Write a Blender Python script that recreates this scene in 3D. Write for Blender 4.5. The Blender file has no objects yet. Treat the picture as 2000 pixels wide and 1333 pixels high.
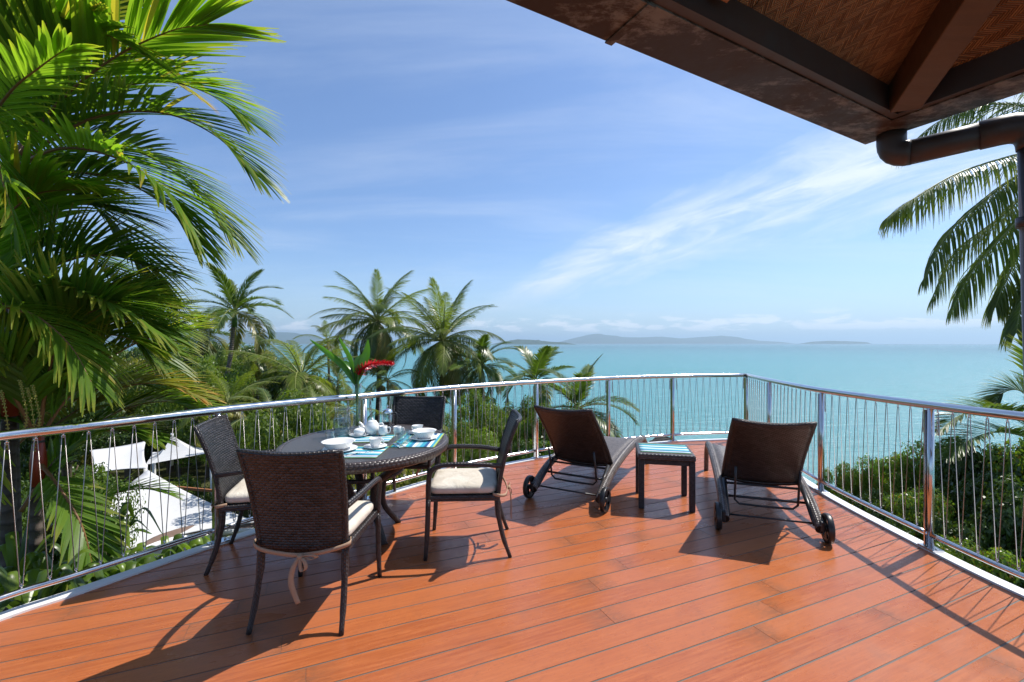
import bpy, bmesh, math, random
import numpy as np
from mathutils import Vector, Matrix
random.seed(7)
R = math.radians
scene = bpy.context.scene
COL = scene.collection
# ------------------------------------------------------------------ camera, sky, sun, exposure
F, CX, HZ, CH = 889.0, 1000.0, 671.0, 1.53
cam_d = bpy.data.cameras.new('camera'); cam = bpy.data.objects.new('camera', cam_d); COL.objects.link(cam)
cam_d.sensor_width = 36; cam_d.lens = 36 * F / 2000; cam_d.shift_y = (HZ - 666.5) / 2000
cam_d.clip_start = 0.05; cam_d.clip_end = 120000
cam.location = (0, 0, CH); cam.rotation_euler = (R(90), 0, 0)
scene.camera = cam
SUN_H = Vector((0.575, 0.318))                 # shadow reach per metre of height
sun_dir = Vector((SUN_H.x, SUN_H.y, 1)).normalized()
sun_el = math.asin(sun_dir.z); sun_az = math.atan2(sun_dir.x, sun_dir.y)
world = bpy.data.worlds.new('World'); scene.world = world; world.use_nodes = True
sun_d = bpy.data.lights.new('sun', 'SUN'); sun_d.energy = 5.0; sun_d.angle = R(0.5); sun_d.color = (1, .95, .88)
sun = bpy.data.objects.new('sun', sun_d); COL.objects.link(sun)
sun.rotation_euler = (-sun_dir).to_track_quat('-Z', 'Y').to_euler(); sun.location = (0, 0, 30)
scene.view_settings.view_transform = 'Standard'; scene.view_settings.look = 'None'
scene.view_settings.exposure = 0.27; scene.view_settings.gamma = 1; scene.view_settings.use_curve_mapping = False
scene.cycles.max_bounces = 8; scene.cycles.transparent_max_bounces = 8
scene.cycles.sample_clamp_indirect = 6
scene.cycles.volume_bounces = 0
scene.cycles.use_denoising = True

class NT:
    """tiny node-tree writer"""
    def __init__(s, tree): s.t = tree; s.n = tree.nodes; s.l = tree.links
    def add(s, typ, inp=None, **props):
        n = s.n.new(typ)
        for k, v in props.items(): setattr(n, k, v)
        for k, v in (inp or {}).items():
            if isinstance(v, bpy.types.NodeSocket): s.l.new(v, n.inputs[k])
            else: n.inputs[k].default_value = v
        return n
    def math(s, op, a, b=0.0, c=None, clamp=False):
        i = {0: a, 1: b}
        if c is not None: i[2] = c
        return s.add('ShaderNodeMath', i, operation=op, use_clamp=clamp).outputs[0]
    def vmath(s, op, a, b=(0, 0, 0), out=0):
        return s.add('ShaderNodeVectorMath', {0: a, 1: b}, operation=op).outputs[out]
    def noise(s, vec, scale, detail=4, rough=.55, dist=0.0, out=0):
        return s.add('ShaderNodeTexNoise', {'Vector': vec, 'Scale': scale, 'Detail': detail, 'Roughness': rough, 'Distortion': dist}).outputs[out]
    def ramp(s, fac, stops, interp='LINEAR'):
        n = s.add('ShaderNodeValToRGB', {0: fac}); cr = n.color_ramp; cr.interpolation = interp
        while len(cr.elements) < len(stops): cr.elements.new(.5)
        for e, (p, c) in zip(cr.elements, stops):
            e.position = p; e.color = (*c, 1) if len(c) == 3 else c
        return n.outputs[0]
    def maprange(s, v, a, b, c=0, d=1, smooth=True):
        n = s.add('ShaderNodeMapRange', {0: v, 1: a, 2: b, 3: c, 4: d})
        if smooth: n.interpolation_type = 'SMOOTHSTEP'
        return n.outputs[0]
    def mix(s, f, a, b, mode='MIX'):
        n = s.add('ShaderNodeMix', data_type='RGBA', blend_type=mode)
        for k, v in ((0, f), (6, a), (7, b)):
            if isinstance(v, bpy.types.NodeSocket): s.l.new(v, n.inputs[k])
            else: n.inputs[k].default_value = (*v, 1) if (k and len(v) == 3) else v
        return n.outputs[2]

# ---- sky
w = NT(world.node_tree); w.n.clear()
sky = w.add('ShaderNodeTexSky', sky_type='NISHITA', sun_disc=False, sun_elevation=sun_el, sun_rotation=sun_az,
            altitude=0, air_density=1.0, dust_density=.6, ozone_density=3.0).outputs[0]
dirv = w.add('ShaderNodeTexCoord').outputs['Generated']
sep = w.add('ShaderNodeSeparateXYZ', {0: dirv})
dx, dy, dz = sep.outputs
skyt = w.mix(1.0, sky, (0.90, 1.02, 1.20), 'MULTIPLY')
# high thin cirrus laid on a flat layer far overhead
den = w.math('ADD', w.math('MAXIMUM', dz, 0.0), 0.12)
px_ = w.math('DIVIDE', dx, den); py_ = w.math('DIVIDE', dy, den)
pl = w.add('ShaderNodeCombineXYZ', {0: px_, 1: py_, 2: 0.0}).outputs[0]
rot = w.add('ShaderNodeMapping', {0: pl, 2: (0, 0, 0), 3: (1, 1, 1)}, vector_type='POINT')
rot.inputs['Rotation'].default_value = (0, 0, R(62)); rot.inputs['Scale'].default_value = (.55, 1.9, 1)
veil = w.noise(rot.outputs[0], 1.0, 7, .62, .6)
veil_m = w.maprange(veil, .40, .82, .02, .42)
# the long cirrus band: a great circle
d1 = Vector((-.16, 1, .055)).normalized(); d3 = Vector((.84, 1, .40)).normalized(); nb = d1.cross(d3).normalized()
warp = w.noise(dirv, 3.2, 5, .6, .0, out=1)
warpv = w.vmath('SCALE', w.vmath('SUBTRACT', warp, (.5, .5, .5)), (0, 0, 0)); warpv.node.inputs[3].default_value = .16
dw = w.vmath('ADD', dirv, warpv)
bd = w.vmath('DOT_PRODUCT', dw, tuple(nb), out=1)
band_w = w.maprange(dx, -.15, .65, .022, .12, smooth=False)
band = w.math('SUBTRACT', 1.0, w.math('DIVIDE', w.math('ABSOLUTE', bd), band_w), clamp=True)
tb_ = (d3 - d1).normalized()
al = w.vmath('DOT_PRODUCT', dw, tuple(tb_), out=1)
fv = w.add('ShaderNodeCombineXYZ', {0: w.math('MULTIPLY', al, 2.2), 1: w.math('MULTIPLY', w.vmath('DOT_PRODUCT', dirv, tuple(nb), out=1), 11.0), 2: 0.0}).outputs[0]
fine = w.noise(fv, 2.0, 9, .66, .7)
band = w.math('MULTIPLY', w.math('POWER', band, .6), w.maprange(fine, .33, .66, .12, 1.0))
band = w.math('MULTIPLY', band, w.maprange(dx, -.12, .12, .0, 1.0))
cir = w.math('ADD', w.math('MULTIPLY', veil_m, .62), w.math('MULTIPLY', band, .92), clamp=True)
cloud_col = w.mix(cir, skyt, (6.6, 7.3, 8.3))
# small fair-weather clouds standing low over the horizon
az = w.math('ARCTAN2', dx, dy)
cv = w.add('ShaderNodeCombineXYZ', {0: w.math('MULTIPLY', az, 9.0), 1: w.math('MULTIPLY', dz, 34.0), 2: 0.0}).outputs[0]
cn = w.noise(cv, 1.55, 7, .58, .15)
hlow = w.math('MULTIPLY', w.maprange(dz, .020, .028, 0, 1), w.maprange(dz, .036, .070, 1, 0))
cm = w.maprange(w.math('ADD', cn, w.math('MULTIPLY', hlow, .12)), .57, .67, 0, 1)
cm = w.math('MULTIPLY', cm, w.math('MULTIPLY', hlow, .95))
hz = w.maprange(dz, -.02, .20, .50, 0)
col = w.mix(hz, cloud_col, (4.3, 5.9, 7.5))
col = w.mix(cm, col, (8.4, 8.7, 9.2))
bg = w.add('ShaderNodeBackground', {0: col, 1: 0.114}).outputs[0]
w.add('ShaderNodeOutputWorld', {0: bg})

# ------------------------------------------------------------------ pixel helpers (real positions worked out from the photograph)
def PZ(px, py, z=0.0):
    d = (CH - z) * F / (py - HZ)
    return Vector(((px - CX) / F * d, d, z))
def PD(px, py, d): return Vector(((px - CX) / F * d, d, CH - (py - HZ) / F * d))

# ------------------------------------------------------------------ materials
def newmat(name):
    m = bpy.data.materials.new(name); m.use_nodes = True
    t = NT(m.node_tree); t.n.clear(); return m, t
def finish(t, surf): t.add('ShaderNodeOutputMaterial', {0: surf})
def princ(t, col, rough=.5, spec=.5, metal=0., normal=None, **kw):
    i = {'Roughness': rough, 'Metallic': metal, 'Specular IOR Level': spec}
    i['Base Color'] = (*col, 1) if isinstance(col, tuple) and len(col) == 3 else col
    if normal is not None: i['Normal'] = normal
    for k, v in kw.items(): i[k.replace('_', ' ')] = v
    return t.add('ShaderNodeBsdfPrincipled', i).outputs[0]
def bump(t, h, strength=.5, dist=.01):
    return t.add('ShaderNodeBump', {'Height': h, 'Strength': strength, 'Distance': dist}).outputs[0]
def simple(name, col, rough=.5, spec=.5, metal=0., nscale=0, var=.12, **kw):
    m, t = newmat(name)
    if nscale:
        tc = t.add('ShaderNodeTexCoord').outputs['Object']
        n = t.noise(tc, nscale, 5)
        c = t.mix(n, tuple(x * (1 - var) for x in col), tuple(min(1, x * (1 + var)) for x in col))
        finish(t, princ(t, c, rough, spec, metal, bump(t, n, .15, .004), **kw))
    else: finish(t, princ(t, col, rough, spec, metal, **kw))
    return m
M = {}
def mk_deck():
    m, t = newmat('deck_wood')
    tc = t.add('ShaderNodeTexCoord').outputs['Object']
    rnd = t.add('ShaderNodeObjectInfo').outputs['Random']
    off = t.add('ShaderNodeCombineXYZ', {0: t.math('MULTIPLY', rnd, 37.), 1: t.math('MULTIPLY', rnd, 11.), 2: 0.0}).outputs[0]
    p = t.vmath('ADD', tc, off)
    grain = t.noise(t.vmath('MULTIPLY', p, (2.0, 38, 38)), 1.6, 7, .6, .8)
    blotch = t.noise(t.vmath('MULTIPLY', p, (1.3, 2.6, 1)), 1.4, 5, .6, .4)
    base = t.mix(rnd, (.325, .084, .027), (.405, .120, .041))
    c = t.mix(t.maprange(grain, .3, .75), base, (.45, .138, .045))
    c = t.mix(t.maprange(blotch, .50, .80, 0, .30), c, (.22, .055, .022))
    swirl = t.noise(t.vmath('MULTIPLY', p, (3.5, 9, 1)), 2.0, 4, .7, 2.5)
    c = t.mix(t.maprange(swirl, .58, .74, 0, .20), c, (.17, .060, .030))
    worn = t.noise(t.add('ShaderNodeNewGeometry').outputs['Position'], .9, 4, .6)
    c = t.mix(t.maprange(worn, .45, .7, 0, .25), c, (.40, .145, .065))
    ends = t.add('ShaderNodeAttribute', attribute_name='endgrey').outputs['Fac']
    c = t.mix(t.math('MULTIPLY', ends, t.maprange(swirl, .35, .6, .12, .55)), c, (.13, .070, .042))
    sc_ = t.noise(t.vmath('MULTIPLY', p, (26, 60, 1)), 1.0, 6, .7, 1.2)
    c = t.mix(t.maprange(sc_, .50, .72, 0, .35), c, (.20, .060, .028))
    dirt = t.noise(t.add('ShaderNodeNewGeometry').outputs['Position'], 3.1, 7, .72, .5)
    c = t.mix(t.maprange(dirt, .52, .74, 0, .30), c, (.24, .095, .055))
    rough = t.maprange(t.math('ADD', t.math('MULTIPLY', blotch, .6), t.math('MULTIPLY', worn, .4)), .3, .7, .18, .42)
    h = t.math('ADD', t.math('MULTIPLY', grain, .5), t.math('MULTIPLY', swirl, .8))
    finish(t, princ(t, c, rough, .45, 0, bump(t, h, .10, .004)))
    return m
M['deck'] = mk_deck()
M['caulk'] = simple('deck_caulk', (.13, .115, .10), .6, .3, nscale=20)
def mk_weave(name, ca, cb, su, sv, rough=.38, strength=.9, spec=.5):
    """flat strand weave in metre UVs: every other row shifted by half a strand"""
    m, t = newmat(name)
    uv = t.add('ShaderNodeUVMap').outputs[0]
    s = t.add('ShaderNodeSeparateXYZ', {0: uv})
    u = t.math('DIVIDE', s.outputs[0], su); v = t.math('DIVIDE', s.outputs[1], sv)
    row = t.math('FLOOR', v); fv = t.math('FRACT', v)
    fu = t.math('FRACT', t.math('ADD', u, t.math('MULTIPLY', row, .5)))
    hu = t.math('SINE', t.math('MULTIPLY', fu, math.pi)); hv = t.math('SINE', t.math('MULTIPLY', fv, math.pi))
    h = t.math('MULTIPLY', t.math('POWER', hu, .6), t.math('POWER', hv, .7))
    cell = t.add('ShaderNodeCombineXYZ', {0: t.math('FLOOR', t.math('ADD', u, t.math('MULTIPLY', row, .5))), 1: row, 2: 0.0}).outputs[0]
    rv = t.add('ShaderNodeTexWhiteNoise', {0: cell}, noise_dimensions='2D').outputs[0]
    c = t.mix(rv, ca, cb)
    c = t.mix(t.math('POWER', h, .5), tuple(x * .22 for x in ca), c)
    finish(t, princ(t, c, rough, spec, 0, bump(t, h, strength, .004)))
    return m
M['wicker'] = mk_weave('brown_wicker', (.013, .011, .011), (.052, .045, .046), .036, .0155)
M['wicker_tight'] = mk_weave('brown_wicker_frame', (.020, .016, .016), (.060, .051, .051), .022, .010)
M['wicker_band'] = mk_weave('wicker_side_band', (.10, .078, .068), (.22, .185, .165), .022, .016)
M['weave_top'] = mk_weave('table_top_weave', (.070, .062, .060), (.10, .09, .088), .010, .006, .30, .4)
M['black'] = simple('black_plastic', (.014, .014, .015), .38, .5, nscale=60)
M['blackmetal'] = simple('black_powder_coated_tube', (.018, .018, .020), .35, .5)
def mk_steel():
    m, t = newmat('polished_steel')
    tc = t.add('ShaderNodeTexCoord').outputs['Object']
    n = t.noise(tc, 9, 5); n2 = t.noise(t.vmath('MULTIPLY', tc, (60, 60, 60)), 1.5, 3)
    c = t.mix(t.maprange(n, .55, .8, 0, .45), (.70, .69, .68), (.50, .40, .32))
    finish(t, princ(t, c, t.maprange(n, .3, .8, .10, .24), .5, 1.0, bump(t, n2, .04, .002)))
    return m
M['steel'] = mk_steel()
M['cable'] = simple('steel_cable', (.42, .40, .38), .35, .5, 1.0)
M['chrome'] = simple('chrome', (.8, .8, .8), .08, .5, 1.0)
M['white'] = simple('white_painted_edging', (.74, .74, .73), .45, .4, nscale=6, var=.07)
def mk_cush():
    m, t = newmat('cream_cushion_fabric'); tc = t.add('ShaderNodeTexCoord').outputs['Object']
    n = t.noise(tc, 220, 3); b = t.noise(tc, 7, 4, .6, .6)
    c = t.mix(t.maprange(b, .35, .7), (.68, .63, .54), (.56, .50, .41)); c = t.mix(t.math('MULTIPLY', n, .25), c, (.40, .33, .25))
    finish(t, princ(t, c, .9, .1, 0, bump(t, t.math('ADD', t.math('MULTIPLY', b, 3.), t.math('MULTIPLY', n, .3)), .5, .012))); return m
M['cushion'] = mk_cush()
M['piping'] = simple('cushion_piping', (.34, .25, .17), .9, .1)
M['tie'] = simple('tan_tie_fabric', (.40, .27, .18), .9, .1, nscale=60)
M['china'] = simple('white_china', (.82, .82, .80), .12, .5)
M['water'] = None
def glassmat(name, col=(1, 1, 1), ior=1.45):
    m, t = newmat(name)
    g = t.add('ShaderNodeBsdfGlossy', {'Color': (1, 1, 1, 1), 'Roughness': 0.02}).outputs[0]
    tr = t.add('ShaderNodeBsdfTransparent', {0: (*col, 1)}).outputs[0]
    lw = t.add('ShaderNodeLayerWeight', {0: .5}).outputs['Facing']
    f = t.math('ADD', t.math('MULTIPLY', t.math('POWER', lw, 3.0), .75), .05)
    finish(t, t.add('ShaderNodeMixShader', {0: f, 1: tr, 2: g}).outputs[0]); return m
M['glass'] = glassmat('clear_glass', (.95, .975, .97)); M['jugwater'] = glassmat('jug_water', (.80, .90, .90), 1.33)
M['coffee'] = simple('dark_coffee', (.02, .008, .004), .1)
def mk_mat():
    m, t = newmat('striped_cloth')
    uv = t.add('ShaderNodeUVMap').outputs[0]
    s = t.add('ShaderNodeSeparateXYZ', {0: uv})
    v = s.outputs[1]
    cols = [(0, (.35, .47, .12)), (.035, (.05, .30, .42)), (.10, (.72, .76, .74)), (.17, (.03, .10, .25)), (.24, (.05, .34, .46)),
            (.33, (.30, .55, .66)), (.42, (.72, .76, .74)), (.50, (.04, .22, .38)), (.58, (.04, .44, .50)), (.66, (.72, .76, .74)), (.74, (.30, .42, .30)),
            (.79, (.05, .30, .42)), (.88, (.03, .10, .25)), (.92, (.04, .44, .50)), (.965, (.35, .47, .12))]
    c = t.ramp(v, cols, 'CONSTANT')
    wv = t.noise(t.vmath('MULTIPLY', uv, (220, 320, 1)), 1, 2)
    c = t.mix(.18, c, wv, 'MULTIPLY')
    finish(t, princ(t, c, .8, .2, 0, bump(t, wv, .3, .002)))
    return m
M['stripes'] = mk_mat()
def mk_leaf(name, a, b, tip=None, trans=.38, rough=.38, ytip=None, tipf=0., spec=.5, yellow=None, yf=0.):
    m, t = newmat(name)
    g = t.add('ShaderNodeNewGeometry'); ri = g.outputs['Random Per Island']
    rnd = t.add('ShaderNodeObjectInfo').outputs['Random']
    tc = t.add('ShaderNodeTexCoord').outputs['Object']
    n = t.noise(tc, 1.3, 3)
    c = t.mix(t.math('ADD', t.math('MULTIPLY', ri, .6), t.math('MULTIPLY', n, .4)), a, b)
    c = t.mix(1., c, t.ramp(rnd, [(0, (.82, .82, .85)), (1, (1.15, 1.15, 1.05))]), 'MULTIPLY')
    if tip:
        uvv = t.add('ShaderNodeSeparateXYZ', {0: t.add('ShaderNodeUVMap').outputs[0]}).outputs[1]
        k = t.math('MULTIPLY', t.maprange(t.math('ADD', uvv, t.math('MULTIPLY', ri, .35)), .80, 1.15), tipf)
        c = t.mix(k, c, tip)
    if yellow:
        c = t.mix(t.maprange(ri, 1 - yf, 1 - yf * .6, 0, .85), c, yellow)
    p = princ(t, c, rough, spec, 0)
    tcol = t.mix(1., c, (1.6, 1.62, .70), 'MULTIPLY')
    tr = t.add('ShaderNodeBsdfTranslucent', {0: tcol}).outputs[0]
    finish(t, t.add('ShaderNodeMixShader', {0: trans, 1: p, 2: tr}).outputs[0])
    return m
M['wax'] = mk_leaf('wax_palm_leaf', (.100, .205, .020), (.215, .350, .034), (.55, .38, .06), .60, .36, spec=.32, tipf=.28, yellow=(.42, .33, .06), yf=.04)
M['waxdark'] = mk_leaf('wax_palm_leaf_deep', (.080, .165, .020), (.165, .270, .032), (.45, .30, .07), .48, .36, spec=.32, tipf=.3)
M['waxyellow'] = mk_leaf('wax_palm_leaf_yellowing', (.18, .22, .03), (.34, .30, .05), (.55, .30, .07), .45, .35, tipf=.8)
M['coco'] = mk_leaf('coconut_leaf', (.090, .140, .020), (.210, .260, .042), (.45, .38, .16), .45, .34, tipf=.4)
M['cocoyel'] = mk_leaf('coconut_leaf_yellowing', (.16, .17, .04), (.32, .28, .08), (.45, .34, .15), .34, .40, tipf=.8)
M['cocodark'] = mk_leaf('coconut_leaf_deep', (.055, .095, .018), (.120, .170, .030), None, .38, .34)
M['royal'] = mk_leaf('royal_palm_leaf', (.055, .110, .018), (.130, .195, .030), (.35, .30, .1), .38, .36, tipf=.4)
M['bushA'] = mk_leaf('bush_leaf_green', (.060, .115, .014), (.170, .240, .030), None, .42, .42)
M['bushB'] = mk_leaf('bush_leaf_olive', (.110, .125, .022), (.260, .255, .050), None, .42, .45)
M['bushC'] = mk_leaf('bush_leaf_deep', (.032, .068, .012), (.090, .150, .022), None, .28, .35)
M['hedge'] = mk_leaf('shrub_leaf_bright', (.075, .145, .016), (.220, .320, .040), None, .42, .32, yellow=(.28, .12, .05), yf=.10)
M['flowerleaf'] = mk_leaf('ginger_leaf', (.045, .145, .030), (.080, .20, .035), None, .35, .28)
M['rachis'] = simple('palm_leaf_stalk', (.22, .24, .06), .5, .4, nscale=14, var=.3)
M['rachisbrown'] = simple('palm_leaf_stalk_brown', (.20, .10, .035), .5, .4, nscale=14, var=.3)
M['crownshaft'] = simple('red_crownshaft', (.30, .045, .018), .35, .5, nscale=5, var=.35)
def mk_trunk(name, a, b, rings=9):
    m, t = newmat(name)
    tc = t.add('ShaderNodeTexCoord').outputs['Object']
    z = t.add('ShaderNodeSeparateXYZ', {0: tc}).outputs[2]
    n = t.noise(tc, 6, 5)
    ring = t.math('SINE', t.math('ADD', t.math('MULTIPLY', z, rings * 6.28), t.math('MULTIPLY', n, 5)))
    c = t.mix(n, a, b); c = t.mix(t.maprange(ring, .5, 1, 0, .5), c, tuple(x * .45 for x in a))
    finish(t, princ(t, c, .85, .2, 0, bump(t, t.math('ADD', ring, n), .5, .02)))
    return m
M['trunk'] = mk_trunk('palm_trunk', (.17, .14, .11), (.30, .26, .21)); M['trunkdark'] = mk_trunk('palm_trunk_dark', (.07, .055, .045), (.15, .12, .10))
M['bark'] = mk_trunk('tree_bark', (.10, .075, .05), (.18, .14, .10), 2)
M['wood_beam'] = None
def mk_beam(name, a, b, scale=(1, 14, 14)):
    m, t = newmat(name)
    tc = t.add('ShaderNodeTexCoord').outputs['Object']
    g = t.noise(t.vmath('MULTIPLY', tc, scale), 2.2, 7, .6, 1.0); n = t.noise(tc, 3.0, 4)
    c = t.mix(g, a, b); c = t.mix(t.maprange(n, .5, .8, 0, .5), c, tuple(x * .4 for x in a))
    finish(t, princ(t, c, .5, .35, 0, bump(t, g, .3, .005)))
    return m
M['beam'] = mk_beam('dark_stained_timber', (.050, .024, .012), (.13, .065, .034))
def mk_gutter():
    m, t = newmat('weathered_copper_gutter')
    tc = t.add('ShaderNodeTexCoord').outputs['Object']
    n = t.noise(t.vmath('MULTIPLY', tc, (1.6, 3.2, 3)), 1.7, 9, .78, .3); n2 = t.noise(tc, 34, 5, .7)
    n3 = t.noise(tc, 5, 5, .7)
    c = t.mix(n3, (.020, .011, .008), (.055, .027, .017))
    c = t.mix(t.maprange(t.math('ADD', n, t.math('MULTIPLY', n2, .22)), .57, .70, 0, .85), c, (.20, .185, .175))
    finish(t, princ(t, c, t.maprange(n3, .3, .7, .40, .65), .4, .08, bump(t, n2, .15, .003)))
    return m
M['gutter'] = mk_gutter()
def mk_pipe():
    m, t = newmat('oxidised_copper_pipe')
    tc = t.add('ShaderNodeTexCoord').outputs['Object']
    n = t.noise(tc, 7, 6, .65)
    c = t.mix(n, (.030, .024, .026), (.070, .050, .046)); c = t.mix(t.maprange(t.noise(tc, 3.3, 5, .7), .55, .75, 0, .4), c, (.05, .085, .10))
    finish(t, princ(t, c, .48, .5, .05, bump(t, n, .15, .003)))
    return m
M['pipe'] = mk_pipe()
def mk_herring():
    """woven split-cane sheet: diagonal strips that turn every few centimetres"""
    m, t = newmat('woven_cane_ceiling')
    uv = t.add('ShaderNodeUVMap').outputs[0]
    s = t.add('ShaderNodeSeparateXYZ', {0: uv}); u, v = s.outputs[0], s.outputs[1]
    W = .050
    uu = t.math('DIVIDE', u, W); zig = t.math('ABSOLUTE', t.math('SUBTRACT', t.math('FRACT', uu), .5))
    vv = t.math('DIVIDE', t.math('ADD', v, t.math('MULTIPLY', zig, W * 1.1)), .0085)
    fr = t.math('FRACT', vv); h = t.math('SINE', t.math('MULTIPLY', fr, math.pi))
    cell = t.add('ShaderNodeCombineXYZ', {0: t.math('FLOOR', t.math('MULTIPLY', uu, 2.)), 1: t.math('FLOOR', vv), 2: 0.}).outputs[0]
    rv = t.add('ShaderNodeTexWhiteNoise', {0: cell}, noise_dimensions='2D').outputs[0]
    c = t.mix(rv, (.15, .072, .034), (.34, .19, .095))
    c = t.mix(t.maprange(h, .0, .45, .8, 0), c, (.05, .022, .010))
    big = t.noise(uv, 2.2, 4); c = t.mix(t.maprange(big, .45, .75, 0, .35), c, (.13, .052, .02))
    finish(t, princ(t, c, .55, .3, 0, bump(t, h, .8, .004)))
    return m
M['cane'] = mk_herring()
M['sail'] = None
def mk_sail():
    m, t = newmat('white_shade_cloth')
    tc = t.add('ShaderNodeTexCoord').outputs['Object']
    n = t.noise(tc, 1.2, 4)
    c = t.mix(n, (.70, .70, .69), (.80, .80, .79)); st = t.noise(t.vmath('MULTIPLY', tc, (3, .5, 1)), 2.0, 5, .65); c = t.mix(t.maprange(st, .52, .75, 0, .25), c, (.52, .51, .47))
    p = princ(t, c, .8, .1); tr = t.add('ShaderNodeBsdfTranslucent', {0: c}).outputs[0]
    finish(t, t.add('ShaderNodeMixShader', {0: .25, 1: p, 2: tr}).outputs[0]); return m
M['sail'] = mk_sail()
def mk_sea():
    m, t = newmat('tropical_sea')
    pos = t.add('ShaderNodeNewGeometry').outputs['Position']
    far = t.vmath('LENGTH', pos, out=1)
    big = t.noise(t.vmath('MULTIPLY', pos, (.0016, .006, 0)), 1.0, 5, .6)
    mid = t.noise(t.vmath('MULTIPLY', pos, (.012, .035, 0)), 1.0, 4, .6)
    near = t.mix(t.math('ADD', t.math('MULTIPLY', big, .6), t.math('MULTIPLY', mid, .4)), (.040, .225, .228), (.072, .295, .285))
    deep = (.014, .092, .108)
    c = t.mix(t.maprange(far, 100, 2500, 0, 1), near, deep)
    c = t.mix(t.maprange(far, 70, 150, .5, 0), c, (.20, .36, .30))
    w1 = t.noise(t.vmath('MULTIPLY', pos, (.35, .8, 0)), 1.0, 6, .62, .3)
    w2 = t.noise(t.vmath('MULTIPLY', pos, (.05, .14, 0)), 1.0, 4, .6, .2)
    h = t.math('ADD', w1, t.math('MULTIPLY', w2, 2.5))
    crest = t.maprange(t.noise(t.vmath('MULTIPLY', pos, (.10, .34, 0)), 1.0, 8, .72, .2), .42, .62, 0, .42)
    c = t.mix(crest, c, (.17, .40, .42))
    streak = t.noise(t.vmath('MULTIPLY', pos, (.0007, .0045, 0)), 1.0, 6, .62, .5)
    c = t.mix(t.maprange(streak, .45, .70, 0, .45), c, (.075, .215, .245))
    w3 = t.noise(t.vmath('MULTIPLY', pos, (.12, .5, 0)), 1.0, 9, .75, .6)
    c = t.mix(t.maprange(w3, .40, .62, .30, 0), c, (.030, .15, .17))
    finish(t, princ(t, c, .26, .35, 0, bump(t, t.math('ADD', h, w3), .8, .6)))
    return m
M['sea'] = mk_sea()
M['ground'] = simple('hillside_soil', (.055, .060, .022), .95, .1, nscale=.8, var=.5)
M['hills'] = simple('forested_hills', (.045, .070, .035), .95, .1, nscale=.002, var=.4)
M['bract'] = simple('red_ginger_bract', (.62, .012, .018), .35, .5, nscale=30, var=.3)
M['stemgreen'] = simple('green_stem', (.08, .19, .03), .4, .5)
M['berry'] = simple('palm_seed_string', (.28, .26, .05), .6, .3)
M['rock'] = simple('sea_rock', (.05, .045, .04), .9, .2, nscale=1)
M['renderwall'] = simple('cream_render', (.60, .55, .46), .9, .1, nscale=3)
M['shingle'] = simple('brown_roofing', (.16, .11, .085), .85, .2, nscale=8, var=.3)
M['railwood'] = simple('timber_rail', (.30, .12, .05), .6, .3, nscale=10)
M['redreflection'] = simple('painted_red_reflection', (.45, .075, .02), .5, .4)  # base colour imitating the reddish reflection beside the hip beam

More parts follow.
